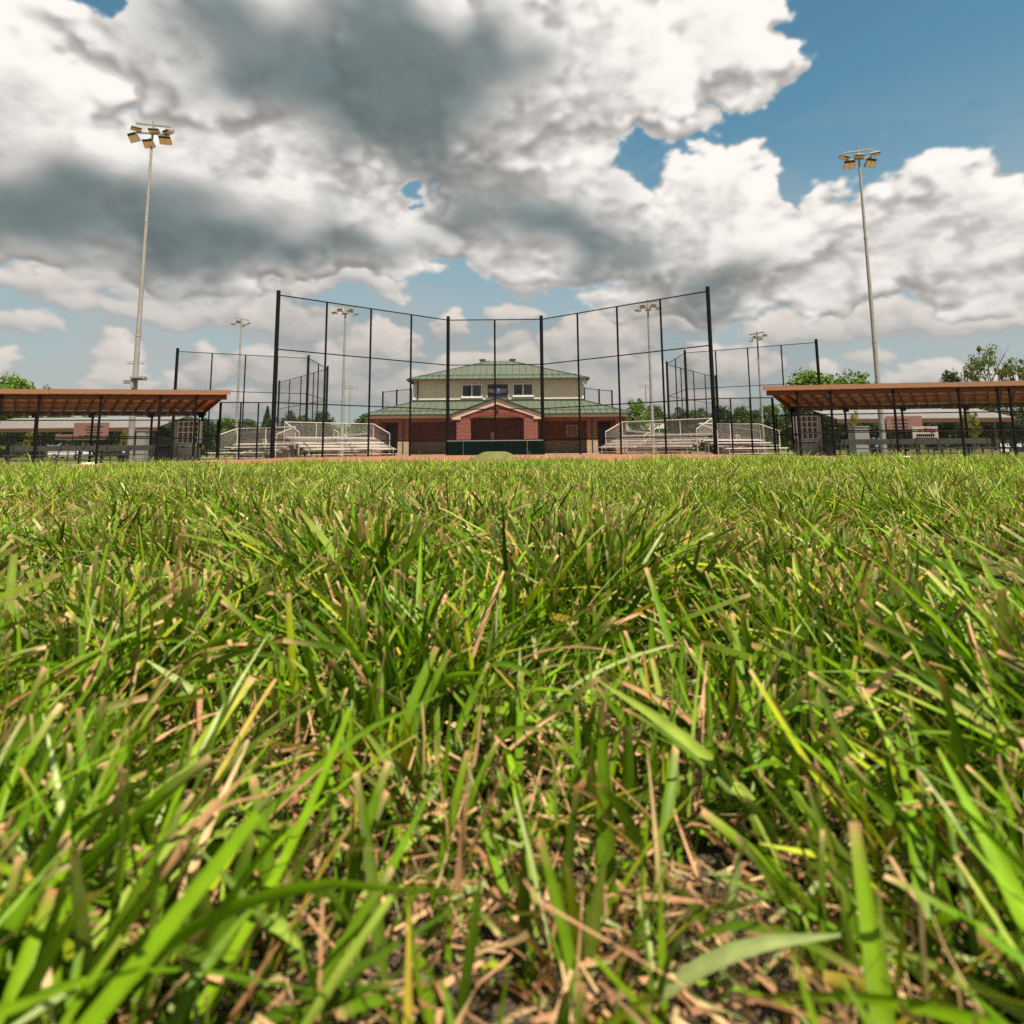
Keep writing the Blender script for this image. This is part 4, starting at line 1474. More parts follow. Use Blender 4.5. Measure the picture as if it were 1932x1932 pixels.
shed('neighbouring shelter with pale metal roof seen through the dugout below the pole camera', -60, 297, 788, 807, 60, 5.0, MROOF, BEAMW, 'neighbouring shelters')
shed('neighbouring shelter with pale metal roof seen through the dugout below the trees', 1580, 1918, 772, 788.5, 56, 4.5, MROOF, BEAMW, 'neighbouring shelters')


def lean_shed(lab, pts, d, m_roof, m_wall, dep, group):
    """low building whose roof edge follows pts (u, v) at depth d"""
    P3 = [P(u, v, d) for u, v in pts]
    x0, x1 = P3[0].x, P3[-1].x
    rt = thing('low_shed', lab, 'shed', ((x0 + x1) / 2, d, Z(x0, d)), group=group)
    n = len(P3)
    v = [(p.x, p.y, p.z) for p in P3] + [(p.x, p.y, p.z - .2) for p in P3] + [(p.x, p.y + dep, p.z) for p in P3] + [(p.x, p.y + dep, p.z - .2) for p in P3]
    f = []
    for i in range(n - 1):
        f += [(n + i, n + i + 1, i + 1, i), (i, i + 1, 2 * n + i + 1, 2 * n + i), (3 * n + i, 3 * n + i + 1, n + i + 1, n + i), (2 * n + i, 2 * n + i + 1, 3 * n + i + 1, 3 * n + i)]
    poly('roof', v, f, m_roof, rt)
    v = [(p.x, p.y + .25, p.z - .205) for p in P3] + [(p.x, p.y + .25, -.6) for p in P3] + [(p.x, p.y + dep - .2, p.z - .205) for p in P3] + [(p.x, p.y + dep - .2, -.6) for p in P3]
    f = []
    for i in range(n - 1):
        f += [(n + i, n + i + 1, i + 1, i), (2 * n + i, 2 * n + i + 1, 3 * n + i + 1, 3 * n + i)]
    f += [(0, 2 * n, 3 * n, n), (n - 1, 2 * n - 1, 4 * n - 1, 3 * n - 1)]
    poly('wall', v, f, m_wall, rt)


lean_shed('low maroon shed with a shallow peaked roof behind the small bleacher on the left', [(440, 817), (505, 812), (545, 819)], 66, MAROON, MAROON, 4, 'low sheds')
lean_shed('low maroon shed with its roof dropping to the right behind the small bleacher', [(1348, 801), (1365, 802), (1440, 812)], 66, MAROON, MAROON, 4, 'low sheds')
lean_shed('low shed with grey sloping roof between large bleacher and brick building on the left', [(606, 826), (650, 820.5), (700, 815)], 70, MROOF, MAROON, 4, 'low sheds')
lean_shed('low shed with grey sloping roof between large bleacher and brick building on the right', [(1180, 810.5), (1225, 814.5), (1276, 819)], 70, MROOF, MAROON, 4, 'low sheds')


def board(lab, u0, u1, v0, v1, d, m, name='sign_board', cat='sign', posts=True, thick=.08, z0=None):
    a, b = plan(u0, d, v0), plan(u1, d, v0)
    um = (u0 + u1) / 2
    zt, zb = P(um, v0, d).z, P(um, v1, d).z
    rt = thing(name, lab, cat, ((a.x + b.x) / 2, d, Z(a.x, d)))
    box('panel', ((a.x + b.x) / 2, d, (zt + zb) / 2), (b.x - a.x, thick, zt - zb), m, rt)
    if posts:
        for k in (.18, .82):
            xx = a.x + (b.x - a.x) * k
            bar('post', (xx, d + .1, Z(xx, d) - .1), (xx, d + .1, zb + .1), .1, .1, BLACK, rt)
    return rt, ((a.x + b.x) / 2, d, (zt + zb) / 2), (b.x - a.x, zt - zb)


rt, c, s = board('large pinkish scoreboard seen through the dugout below the pole camera', 141, 206, 797.6, 830, 46, BOARD, 'scoreboard', 'scoreboard')
box('lower_panel', (c[0] - s[0] * .5 - .62, c[1] - .06, c[2] - s[1] * .33), (1.15, .08, .38), BOARD, rt)
for k in range(4):
    bar('score_line', (c[0] - s[0] * (.12 + .05 * (k % 2)), c[1] - .05, c[2] + s[1] * (.28 - .17 * k)), (c[0] + s[0] * (.34 - .1 * (k % 2)), c[1] - .05, c[2] + s[1] * (.28 - .17 * k)), .03, .05, MAROON, rt)
for k in range(7):
    box('score_digit', (c[0] - s[0] * .3 + s[0] * .095 * k, c[1] - .05, c[2] - s[1] * .29), (.12, .03, .15), MAROON, rt)
rt, c, s = board('large pinkish scoreboard seen through the dugout below the trees', 1671, 1738, 785, 812, 46, BOARD, 'scoreboard', 'scoreboard')
for k in range(3):
    bar('score_line', (c[0] - s[0] * .35, c[1] - .05, c[2] + s[1] * (.25 - .25 * k)), (c[0] + s[0] * .1, c[1] - .05, c[2] + s[1] * (.25 - .25 * k)), .03, .05, MAROON, rt)
rt, c, s = board('white sponsor sign with red lettering hung behind the dugout bench', 1720, 1768, 804.5, 829.5, 44, SIGNW)
text('lettering', 'w Ridge', .36, REDL, rt, (c[0] + .12, c[1] - .06, c[2] + .20), .15, .006, .01)
for k in range(9):
    box('number_mark', (c[0] - .55 + .135 * k, c[1] - .06, c[2] - .14), (.09, .03, .15), BLACK, rt)
for k in range(10):
    box('address_mark', (c[0] - .68 + .15 * k, c[1] - .06, c[2] - .35), (.12, .03, .08), BLACK, rt)
rt, c, s = board('black sponsor banner with white capitals at the outer end of the dugout bench', 1886, 1906, 835, 853, 34, NAVY)
text('lettering', 'BALL', .22, WHITEL, rt, (c[0] - .05, c[1] - .06, c[2] + .10), 0, .005, .01)
text('lettering', 'ICKE', .20, WHITEL, rt, (c[0] - .08, c[1] - .06, c[2] - .16), 0, .005, .01)
rt, c, s = board('wide black sponsor banner with white capitals at the right picture edge', 1911, 1950, 835, 853, 34.6, NAVY)
text('lettering', 'AE  901', .22, WHITEL, rt, (c[0] - .05, c[1] - .06, c[2] + .10), 0, .005, .01)
rt, c, s = board('small plain white scoreboard panel behind the large bleacher, nearer the building', 1211, 1226, 799, 810.5, 105, WHITE)
rt, c, s = board('white scoreboard panel with dark letters behind the large bleacher, right of the pole', 1234, 1256, 799, 808.5, 105, WHITE)
text('lettering', 'IFT', .8, BLACK, rt, (c[0] - .4, c[1] - .06, c[2]), .2, .005, .02)


def cabinet(lab, u0, u1, v0, d):
    a, b = plan(u0, d), plan(u1, d)
    zt = P((u0 + u1) / 2, v0, d).z
    z0 = Z(a.x, d)
    w = b.x - a.x
    cx = (a.x + b.x) / 2
    rt = thing('utility_cabinet', lab, 'cabinet', (cx, d, z0), group='utility cabinets')
    box('body', (cx, d, (z0 + zt) / 2), (w, .6, zt - z0), CABIN, rt)
    box('door', (cx, d - .315, (z0 + zt) / 2), (w * .86, .03, (zt - z0) * .88), CABIN, rt)
    box('cap', (cx, d, zt + .03), (w + .1, .7, .06), CABIN, rt)


cabinet('grey utility cabinet behind the bench, right of the camera pole', 264, 281, 813, 42)
cabinet('wide grey utility cabinet behind the bench, left of the tall light pole', 1603, 1634, 806, 44)


def low_fence(lab, u0, u1, d0, d1, v, n):
    a, b = plan(u0, d0), plan(u1, d1)
    zt = P((u0 + u1) / 2, v, (d0 + d1) / 2).z
    rt = thing('boundary_fence', lab, 'fence', (a.x, a.y, Z(a.x, a.y)), group='boundary fences')
    fence_run(rt, [a, b], [n], [zt, .25], zt, .05, .04, 0, link=LINKF, rr=.025)


low_fence('low black boundary fence seen through the dugout below the pole camera', -40, 330, 48, 56, 836, 7)
low_fence('low black boundary fence seen through the dugout below the trees', 1570, 1980, 56, 48, 828, 7)

# white car parked far beyond the left dugout
pc = plan(137, 80)
zc0 = Z(pc.x, pc.y)
car = thing('parked_car', 'small white car parked beyond the pinkish scoreboard', 'car', (pc.x, pc.y, zc0))
prof = [(-2.1, .35), (2.1, .35), (2.15, .62), (2.0, .85), (1.05, .95), (.45, 1.42), (-.95, 1.45), (-1.7, 1.0), (-2.12, .92)]
v = [(pc.x + x_, pc.y - .85, zc0 + z_) for x_, z_ in prof] + [(pc.x + x_, pc.y + .85, zc0 + z_) for x_, z_ in prof]
n = len(prof)
poly('body', v, [tuple(range(n)), tuple(reversed(range(n, 2 * n)))] + [(i, i + n, (i + 1) % n + n, (i + 1) % n) for i in range(n)], CARW, car)
prism('side_window', [(-1.35, 1.0), (.8, 1.0), (.4, 1.34), (-.9, 1.36)], (pc.x, pc.y - .87, zc0), (1, 0, 0), (0, 0, 1), .02, GLASS, car)
for x_ in (-1.3, 1.35):
    wh = tube('wheel', (pc.x + x_, pc.y - .9, zc0 + .32), (pc.x + x_, pc.y - .68, zc0 + .32), .32, TYRE, car, n=16)
    tube('rim', (pc.x + x_, pc.y - .91, zc0 + .32), (pc.x + x_, pc.y - .88, zc0 + .32), .19, GALV, wh, n=12)

# ------------------------------------------------------------------ trees
def quads_mesh(name, C, A, B_, tone, m):
    """one quad per row: centre C, half axes A and B_, colour tone"""
    n = len(C)
    V = np.stack([C - A - B_, C + A - B_ * .4, C + A + B_, C - A * .4 + B_], 1).reshape(-1, 3)
    me = bpy.data.meshes.new(name)
    me.vertices.add(4 * n)
    me.vertices.foreach_set('co', V.astype(np.float32).ravel())
    me.loops.add(4 * n)
    me.loops.foreach_set('vertex_index', np.arange(4 * n, dtype=np.int32))
    me.polygons.add(n)
    me.polygons.foreach_set('loop_start', np.arange(0, 4 * n, 4, dtype=np.int32))
    me.polygons.foreach_set('loop_total', np.full(n, 4, dtype=np.int32))
    at = me.attributes.new('tone', 'FLOAT_COLOR', 'POINT')
    c4 = np.ones((4 * n, 4), np.float32)
    c4[:, :3] = np.repeat(tone, 4, 0)
    at.data.foreach_set('color', c4.ravel())
    me.update()
    me.materials.append(m)
    return me


def rand_dirs(n, rg):
    d = rg.normal(size=(n, 3))
    return d / np.linalg.norm(d, axis=1, keepdims=True)


def crown_mesh(seed, kind, n, base):
    """unit tree crown: z from .22 to 1, radius about .36"""
    rg = np.random.default_rng(seed)
    if kind == 'conifer':
        z = rg.beta(1.1, 1.5, n)
        tier = np.floor(z * 9) / 9
        rad = (1.0 - z) * .30 * (0.75 + .5 * (z * 9 - np.floor(z * 9)) * -0.6 + .35)
        a = rg.uniform(0, 2 * np.pi, n)
        q = np.sqrt(rg.uniform(.15, 1, n))
        C = np.stack([rad * q * np.cos(a), rad * q * np.sin(a), .12 + .88 * z - .05 * q], 1)
        size = .02
    else:
        nc = 60 if kind == 'dense' else 70
        cl = rand_dirs(nc, rg) * (rg.uniform(.25, 1, (nc, 1)) ** .5)
        cen = cl * np.array([.30, .30, .34]) + np.array([0, 0, .62])
        cen[:, 2] = np.maximum(cen[:, 2], .25)
        if kind == 'sparse':
            cen[:, :2] *= 1.15
        w = rg.uniform(.05, .13, nc) if kind == 'dense' else rg.uniform(.03, .085, nc)
        idx = rg.integers(0, nc, n)
        d = rand_dirs(n, rg) * (rg.uniform(0, 1, (n, 1)) ** .45)
        C = cen[idx] + d * w[idx][:, None] * np.array([1.15, 1.15, .85])
        size = .017 if kind == 'dense' else .014
    A = rand_dirs(n, rg)
    T = rand_dirs(n, rg)
    B_ = np.cross(A, T)
    B_ /= np.linalg.norm(B_, axis=1, keepdims=True)
    s = size * rg.uniform(.6, 1.35, (n, 1))
    tone = np.array(base)[None, :] * rg.uniform(.7, 1.35, (n, 1))
    tone[:, 0] *= rg.uniform(.8, 1.3, n)
    return quads_mesh('crown', C, A * s, B_ * s * .7, tone, LEAF)


def trunk_mesh(seed, kind):
    rg = random.Random(seed)
    v, f = [], []

    def limb(p0, p1, r0, r1, n=6):
        b = len(v)
        M, l = frame_z(p0, p1)
        for k, r in ((-.5, r0), (.5, r1)):
            for i in range(n):
                a = 2 * math.pi * i / n
                v.append(tuple(M @ Vector((r * math.cos(a), r * math.sin(a), k * l))))
        for i in range(n):
            j = (i + 1) % n
            f.append((b + i, b + j, b + n + j, b + n + i))
    if kind == 'conifer':
        limb((0, 0, -.02), (0, 0, .95), .018, .004)
    else:
        limb((0, 0, -.02), (.005, 0, .30), .022, .017)
        limb((.005, 0, .30), (-.01, .01, .62), .017, .010)
        limb((-.01, .01, .62), (.01, 0, .88), .010, .004)
        for k in range(11):
            a = rg.uniform(0, 6.28); z = rg.uniform(.25, .62); q = rg.uniform(.16, .30)
            e = (q * math.cos(a), q * math.sin(a), z + rg.uniform(.10, .28))
            limb((0, 0, z), e, .009, .003, 5)
            if kind in ('sparse', 'bare'):
                for _ in range(3 if kind == 'sparse' else 7):
                    g = (e[0] + rg.uniform(-.09, .09), e[1] + rg.uniform(-.09, .09), e[2] + rg.uniform(.03, .14))
                    t = rg.uniform(.3, 1)
                    s_ = (e[0] * t, e[1] * t, z + (e[2] - z) * t)
                    limb(s_, g, .0035, .0015, 4)
    me = bpy.data.meshes.new('trunk')
    me.from_pydata(v, [], f)
    me.materials.append(BARK)
    return me


G_BRIGHT, G_MID, G_DARK, G_YEL, G_OLIVE = (0.115, 0.20, 0.022), (0.07, 0.115, 0.02), (0.035, 0.065, 0.018), (0.22, 0.23, 0.02), (0.12, 0.155, 0.045)
KINDS = {}
for nm, kd, n, base, sds in (('bright', 'dense', 5200, G_BRIGHT, (1, 2)), ('mid', 'dense', 5200, G_MID, (3, 4, 5)), ('dark', 'dense', 4600, G_DARK, (6, 7, 8)),
                             ('yellow', 'sparse', 3400, G_YEL, (9, 10)), ('sparse', 'sparse', 2900, G_OLIVE, (11, 12)), ('conifer', 'conifer', 3600, G_DARK, (13, 14))):
    KINDS[nm] = [(crown_mesh(s, kd, n, base), trunk_mesh(s, kd)) for s in sds]
KINDS['bare'] = [(None, trunk_mesh(21, 'bare'))]
tree_i = 0


def tree(lab, u, vt, wpx, d, kind, group=None, name='tree'):
    global tree_i
    tree_i += 1
    p = P(u, vt, d)
    z0 = Z(p.x, p.y)
    h = (p.z - z0) / .97
    wd = wpx * d / F
    cr, tk = KINDS[kind][tree_i % len(KINDS[kind])]
    rt = thing(name, lab, 'tree', (p.x, p.y, z0), R(47 * tree_i % 360), group)
    wfac = wd / (.78 if kind != 'conifer' else .5)
    S = Matrix.Diagonal((wfac, wfac, h, 1))
    put_obj('trunk', tk, rt, S, True)
    if cr:
        put_obj('crown', cr, rt, S, True)


tree('bright green tree topping the roof at the left picture edge', 32, 705, 105, 66, 'bright')
tree('small thin tree just showing over the dugout roof near the left edge', 88, 720, 26, 70, 'sparse')
tree('yellow green sapling behind the bench, left of the camera pole', 238, 808, 27, 47, 'yellow')
tree('thin green sapling behind the bench near the left picture edge', 58, 812, 24, 50, 'yellow')
tree('yellow green sapling in front of the left tip of the pale metal roof', 1612, 771, 30, 49, 'yellow')
tree('yellow green sapling in front of the pale metal roof near the sponsor banners', 1830, 770, 34, 48, 'yellow')
tree('broad bright green tree over the inner end of the dugout roof', 1530, 695, 135, 95, 'bright')
tree('pale green tree over the dugout roof, just left of the tall light pole', 1608, 701, 120, 100, 'bright')
tree('dark pine over the dugout roof, left of the bare tree', 1791, 697, 46, 95, 'dark')
tree('bare twiggy tree over the dugout roof beside the pine', 1824, 688, 40, 98, 'bare')
tree('tallest open crowned tree over the dugout roof near the right edge', 1860, 650, 92, 88, 'sparse')
tree('slender tree over the dugout roof at the right picture edge', 1916, 667, 66, 90, 'sparse')
tree('dark conifer spire standing above the small bleacher on the left', 505, 766, 40, 105, 'conifer')
tree('yellowish tree on the building side just beyond the right eave', 1200, 752, 56, 95, 'bright')
ORD = ['first', 'second', 'third', 'fourth', 'fifth', 'sixth', 'seventh', 'eighth', 'ninth', 'tenth', 'eleventh', 'twelfth', 'thirteenth']
for i, (u, vt, w, k) in enumerate(((345, 785, 80, 'mid'), (395, 790, 60, 'dark'), (433, 786, 62, 'bright'), (470, 792, 60, 'mid'), (540, 776, 60, 'dark'), (572, 781, 60, 'mid'), (608, 778, 60, 'mid'), (645, 800, 60, 'bright'), (690, 783, 70, 'mid'))):
    tree('%s tree from the left in the row between dugout and brick building' % ORD[i], u, vt, w, 120 + 9 * (i % 3), k, 'tree row on the left')
for i, (u, vt, w, k) in enumerate(((1236, 766, 60, 'mid'), (1275, 770, 70, 'dark'), (1315, 768, 70, 'mid'), (1362, 766, 66, 'dark'), (1395, 768, 60, 'mid'), (1425, 774, 60, 'dark'), (1452, 766, 60, 'mid'), (1490, 772, 80, 'dark'))):
    tree('%s tree from the left in the row between brick building and dugout' % ORD[i], u, vt, w, 118 + 9 * (i % 3), k, 'tree row on the right')
for i, u in enumerate((-30, 25, 75, 125, 180, 235, 290, 320)):
    tree('%s dark tree from the left edge, seen under the dugout roof' % ORD[i], u, 780 + 5 * (i % 3), 110, 92 + 7 * (i % 3), 'dark', 'dark trees under the dugout roof on the left')
for i, u in enumerate((1555, 1600, 1650, 1705, 1760, 1815, 1870, 1925, 1980)):
    tree('%s dark tree along the shade under the dugout roof below the tall trees' % ORD[i], u, 770 + 5 * (i % 3), 110, 92 + 7 * (i % 3), 'dark', 'dark trees under the dugout roof on the right')

# shrubs and far wood closing the horizon
def wood():
    rg = np.random.default_rng(5)
    n = 30000
    a = rg.uniform(R(-62), R(62), n)
    r = rg.uniform(150, 190, n)
    top = 4.6 + 1.6 * np.sin(a * 23) + 1.1 * np.sin(a * 57 + 1) + .8 * np.sin(a * 131 + 2)
    z = -.6 + rg.uniform(0, 1, n) ** .8 * top
    C = np.stack([r * np.sin(a), r * np.cos(a), z], 1)
    A = rand_dirs(n, rg); T = rand_dirs(n, rg); B_ = np.cross(A, T); B_ /= np.linalg.norm(B_, axis=1, keepdims=True)
    s = rg.uniform(.45, .95, (n, 1))
    tone = np.array(G_MID)[None] * rg.uniform(.6, 1.3, (n, 1))
    o = put_obj('far_wood', quads_mesh('far_wood', C, A * s, B_ * s * .8, tone, LEAF), None, Matrix.Identity(4))
    props(o, 'far green wood along the horizon behind the field', None, None, 'stuff')


wood()

# ------------------------------------------------------------------ grass
def ribbons(name, base, length, width, phi, lean, curv, twist, tone, tipc, nseg, fold, tip, m, label, tip_len=.12, wave=None):
    """blunt mown blades as curved ribbons; fold > 0 adds a midrib crease"""
    n = len(base)
    nl = nseg + 1
    # cut tips: last ring is short so that the dry end shows as a small cap
    s = np.concatenate([np.linspace(0, 1 - tip_len, nl - 1), [1.0]]) if nseg > 1 else np.linspace(0, 1, nl)
    ac = 3 if fold else 2
    hx, hy = np.cos(phi), np.sin(phi)
    pos = base.copy()
    rows = []
    prev = 0.0
    for k in range(nl):
        ang = lean + curv * s[k]
        if k:
            am = lean + curv * (s[k] + prev) / 2
            dl = (s[k] - prev) * length
            pos = pos + np.stack([np.sin(am) * hx * dl, np.sin(am) * hy * dl, np.cos(am) * dl], 1)
        prev = s[k]
        t = np.stack([np.sin(ang) * hx, np.sin(ang) * hy, np.cos(ang)], 1)
        side = np.stack([-hy, hx, np.zeros(n)], 1)
        nrm = np.cross(t, side)
        tw = twist * (0.3 + s[k])
        wv = side * np.cos(tw)[:, None] + nrm * np.sin(tw)[:, None]
        nv = np.cross(t, wv)
        prof = (0.62 + 0.38 * min(1, s[k] * 3.0)) * (1 - (1 - tip) * max(0.0, (s[k] - .45) / .55) ** 1.6)
        hw = (width * .5 * prof)[:, None]
        if ac == 3:
            rows += [pos - wv * hw, pos - nv * hw * fold, pos + wv * hw]
        else:
            rows += [pos - wv * hw, pos + wv * hw]
    V = np.stack(rows, 1)                                  # n, nl*ac, 3
    nvb = nl * ac
    quads = []
    for k in range(nl - 1):
        for c in range(ac - 1):
            a = k * ac + c
            quads.append((a, a + 1, a + ac + 1, a + ac))
    Q = np.array(quads, np.int64)[None] + (np.arange(n) * nvb)[:, None, None]
    nf = n * len(quads)
    me = bpy.data.meshes.new(name)
    me.vertices.add(n * nvb)
    me.vertices.foreach_set('co', V.astype(np.float32).ravel())
    me.loops.add(nf * 4)
    me.loops.foreach_set('vertex_index', Q.astype(np.int32).ravel())
    me.polygons.add(nf)
    me.polygons.foreach_set('loop_start', np.arange(0, nf * 4, 4, dtype=np.int32))
    me.polygons.foreach_set('loop_total', np.full(nf, 4, dtype=np.int32))
    col = np.ones((n, nvb, 4), np.float32)
    for k in range(nl):
        f = 0.0 if (k < nl - 1 or tipc is None) else 1.0
        cc = tone if f == 0 else tipc
        if k == nl - 2 and tipc is not None:
            cc = tone * .72 + tipc * .28
        for c in range(ac):
            col[:, k * ac + c, :3] = cc * (1.28 if (ac == 3 and c == 1) else 1.0)
    at = me.attributes.new('tone', 'FLOAT_COLOR', 'POINT')
    at.data.foreach_set('color', col.ravel())
    if nseg >= 5:
        across = np.tile(np.tile(np.linspace(0, 1, ac, dtype=np.float32), nl), n)
        me.attributes.new('across', 'FLOAT', 'POINT').data.foreach_set('value', across)
    me.update()
    me.materials.append(m)
    if nseg > 2:
        me.polygons.foreach_set('use_smooth', np.ones(nf, bool))
    o = bpy.data.objects.new(name, me)
    COL.objects.link(o)
    props(o, label, None, None, 'stuff')
    return o


def sector(n, r0, r1, half, power=1.0, rg=rng):
    """random plan points in the field of view, area-uniform when power = 1"""
    q = rg.uniform(0, 1, n)
    r = (r0 ** 2 + (r1 ** 2 - r0 ** 2) * q) ** .5 if power == 1.0 else r0 * (r1 / r0) ** q
    a = rg.uniform(-half, half, n)
    return np.stack([r * np.sin(a), r * np.cos(a)], 1)


def patchy(xy, s, seed):
    """smooth 0..1 variation over the lawn"""
    rg = np.random.default_rng(seed)
    v = np.zeros(len(xy))
    for k in range(7):
        a = rg.uniform(0, 6.28); f = s * rg.uniform(.6, 1.9); ph = rg.uniform(0, 6.28)
        v += np.sin(xy[:, 0] * f * math.cos(a) + xy[:, 1] * f * math.sin(a) + ph)
    return np.clip(.5 + v / 6.5, 0, 1)


PAL = np.array([(0.062, 0.150, 0.002), (0.125, 0.245, 0.003), (0.022, 0.064, 0.002), (0.24, 0.33, 0.05), (0.33, 0.39, 0.16), (0.26, 0.30, 0.010), (0.38, 0.26, 0.035)])
PALW = np.array([.31, .24, .28, .07, .035, .045, .02])
TAN = np.array([(0.52, 0.30, 0.155), (0.43, 0.23, 0.12), (0.56, 0.38, 0.19), (0.31, 0.155, 0.068)])


def lawn(name, label, ntuft, r0, r1, half, per, lmin, lmax, wmin, wmax, nseg, fold, spread_r, seed, cutz=.066, tall=.07, gap=(.30, .80), floor=0.0, gain=1.0, lean_s=1.0):
    rg = np.random.default_rng(seed)
    c = sector(ntuft, r0, r1, half, 1.0, rg)
    c = c[c[:, 1] < lawn_edge(c[:, 0])]
    # clumps and thin, strawy patches between them
    lush = np.clip(patchy(c, 8.0, 3) * .62 + patchy(c, 24.0, 4) * .50 + patchy(c, 2.2, 6) * .2 - .16, 0, 1)
    lush = np.maximum(lush, floor)
    c_keep = lush + .18 > rg.uniform(gap[0], gap[1], len(c)) * .95
    c, lush = c[c_keep], lush[c_keep]
    k = np.maximum(2, (per * (.5 + lush) + rg.normal(0, 1.2, len(c))).astype(int))
    idx = np.repeat(np.arange(len(c)), k)
    n = len(idx)
    lu = lush[idx]
    off = rg.normal(0, spread_r, (n, 2))
    xy = c[idx] + off
    base = np.stack([xy[:, 0], xy[:, 1], zg(xy[:, 0], xy[:, 1]) - .002], 1)
    tl = rg.uniform(0, 6.28, len(c))[idx]
    phi = np.where(rg.uniform(0, 1, n) < .35, tl + rg.normal(0, .5, n), np.arctan2(off[:, 1], off[:, 0]) + rg.normal(0, .7, n))
    lean = np.abs(rg.normal(.26, .36, n)) + (np.hypot(off[:, 0], off[:, 1]) / spread_r) * .14
    lean = lean * lean_s
    flop = rg.uniform(0, 1, n) < (.26 - .12 * lu) * lean_s
    lean = np.where(flop, lean + rg.uniform(.4, 1.0, n), lean)
    curv = rg.normal(.48, .46, n)
    L_ = rg.uniform(lmin, lmax, n) * (.46 + 1.10 * lu) * rg.uniform(.8, 1.2, len(c))[idx]
    short = rg.uniform(0, 1, n) < .32
    L_ = np.where(short, L_ * rg.uniform(.35, .75, n), L_)
    wd = rg.gamma(6.0, 1 / 6.0, n) * (wmin + wmax) * .5
    wd = np.clip(wd, wmin * .8, wmax * 1.25) * np.where(short, .8, 1)
    # mown: whatever stands too tall is cut level
    hgt = L_ * np.cos(np.clip(lean + curv * .4, 0, 1.5))
    cut = np.where(rg.uniform(0, 1, n) < tall, cutz + .022, cutz) * (.60 + .76 * lu)
    L_ = np.where(hgt > cut, L_ * cut / np.maximum(hgt, .01) * rg.uniform(.80, 1.08, n), L_)
    tw = rg.normal(0, .8, n)
    ci = rg.choice(len(PAL), n, p=PALW / PALW.sum())
    tone = PAL[ci] * rg.uniform(.75, 1.25, (n, 1))
    w = (1 - lu)[:, None] * .30
    tone = tone * (1 - w) + np.array([0.20, 0.25, 0.02]) * w
    tone = tone * gain
    dead = rg.uniform(0, 1, n) < (.02 + .09 * (1 - lu))
    tone[dead] = TAN[rg.integers(0, len(TAN), dead.sum())] * rg.uniform(.7, 1.05, (dead.sum(), 1))
    wd[dead] *= .7
    tipc = TAN[rg.integers(0, len(TAN), n)] * rg.uniform(.8, 1.2, (n, 1))
    nocut = rg.uniform(0, 1, n) < .5
    tipc[nocut] = tone[nocut]
    # half of the blades taper to a point, the mown ones end blunt
    a = nocut & (rg.uniform(0, 1, n) < .8)
    b = ~a
    for sel, tipw, tlen in ((b, .55, .05), (a, .12, .22)):
        ribbons(name, base[sel], L_[sel], wd[sel], phi[sel], lean[sel], curv[sel], tw[sel], tone[sel], tipc[sel], nseg, fold, tipw, BLADE, label + (', cut blunt' if tipw > .3 else ', pointed'), tlen)


def clippings(name, label, n, r0, r1, half, power, seed, zmax=.024, nseg=2):
    rg = np.random.default_rng(seed)
    xy = sector(n, r0, r1, half, power, rg)
    xy = xy[(patchy(xy, 7.0, 31) + .25) > rg.uniform(0, 1, len(xy))]
    xy = xy[xy[:, 1] < lawn_edge(xy[:, 0])]
    n = len(xy)
    base = np.stack([xy[:, 0], xy[:, 1], zg(xy[:, 0], xy[:, 1]) + rg.uniform(.001, zmax, n)], 1)
    L_ = rg.gamma(4.0, .0027, n).clip(.003, .03)
    wd = rg.uniform(.0008, .0021, n)
    tone = TAN[rg.integers(0, len(TAN), n)] * rg.uniform(.75, 1.25, (n, 1))
    g = rg.uniform(0, 1, n) < .22
    tone[g] = np.array([0.26, 0.30, 0.11]) * rg.uniform(.7, 1.2, (g.sum(), 1))
    return ribbons(name, base, L_, wd, rg.uniform(0, 6.28, n), rg.normal(1.5, .28, n), rg.normal(0, .5, n), rg.normal(0, 1.2, n), tone, None, nseg, 0, .9, BLADE, label)


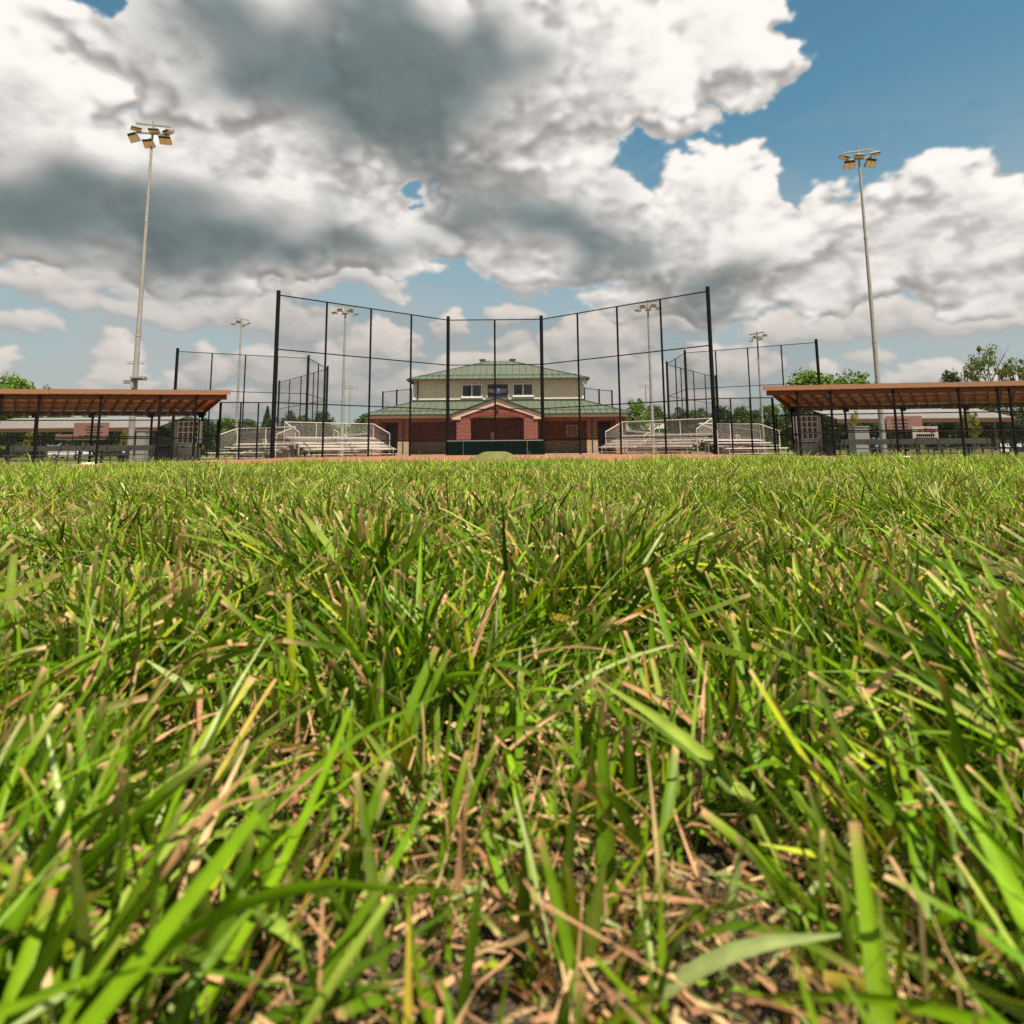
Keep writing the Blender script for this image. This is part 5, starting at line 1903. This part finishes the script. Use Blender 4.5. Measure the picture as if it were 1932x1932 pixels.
HALF = R(50)
lawn('grass', 'coarse bent grass blades right before the camera', 1500, .085, .45, R(60), 9, .070, .130, .0018, .0048, 10, .32, .010, 105, cutz=.074, gap=(.25, .70), floor=.18, lean_s=.80, gain=1.05)
lawn('grass', 'coarse bent grass blades close to the camera', 8400, .45, 1.1, R(56), 8, .052, .112, .0019, .0050, 5, 0, .010, 101, cutz=.070, gap=(.30, .80), floor=.04, lean_s=.88, gain=1.15)
lawn('grass', 'grass blades of the middle lawn', 20500, 1.1, 2.9, HALF, 9, .045, .105, .0018, .0042, 3, 0, .012, 102, gain=1.38)
lawn('grass', 'grass blades of the far lawn up to the clay', 37000, 2.9, 7.4, HALF, 7, .045, .098, .0028, .0054, 2, 0, .017, 103, tall=.09, gain=1.75)
lawn('grass', 'taller ragged tufts scattered along the lawn edge', 2600, 3.6, 7.4, HALF, 7, .08, .13, .0028, .005, 2, 0, .02, 104, cutz=.096, tall=.2, gain=1.6)
clippings('dry_clippings', 'short tan clippings lying in the near grass', 100000, .08, 1.3, R(58), 1.0, 201)
clippings('dry_clippings', 'short tan clippings lying in the middle grass', 64000, 1.3, 3.4, HALF, 1.0, 202, nseg=1)


def dead_stems(n, r0, r1, half, seed):
    rg = np.random.default_rng(seed)
    xy = sector(n, r0, r1, half, 1.0, rg)
    xy = xy[xy[:, 1] < lawn_edge(xy[:, 0])]
    n = len(xy)
    base = np.stack([xy[:, 0], xy[:, 1], zg(xy[:, 0], xy[:, 1]) + rg.uniform(.002, .028, n)], 1)
    tone = TAN[rg.integers(0, len(TAN), n)] * rg.uniform(.55, 1.15, (n, 1))
    ribbons('dry_stems', base, rg.uniform(.018, .055, n), rg.uniform(.0006, .0015, n), rg.uniform(0, 6.28, n), rg.normal(1.42, .22, n), rg.normal(0, .6, n), rg.normal(0, 1, n),
            tone, None, 2, 0, .7, BLADE, 'thin dead straw matted between the grass blades')


dead_stems(26000, .08, 2.2, R(56), 301)

# the lawn goes on to both sides of the view (the same blades turned about the camera's spot; the crown of the field is round there)
for o in [q for q in bpy.data.objects if q.get('label', '').startswith(('coarse bent grass', 'grass blades of the middle', 'short tan clippings lying in the near'))]:
    for ang, side in ((R(102), 'left'), (R(-102), 'right')):
        c = o.copy()
        c.rotation_euler.z = ang
        c['label'] = o['label'] + ', continuing outside the picture to the ' + side
        COL.objects.link(c)
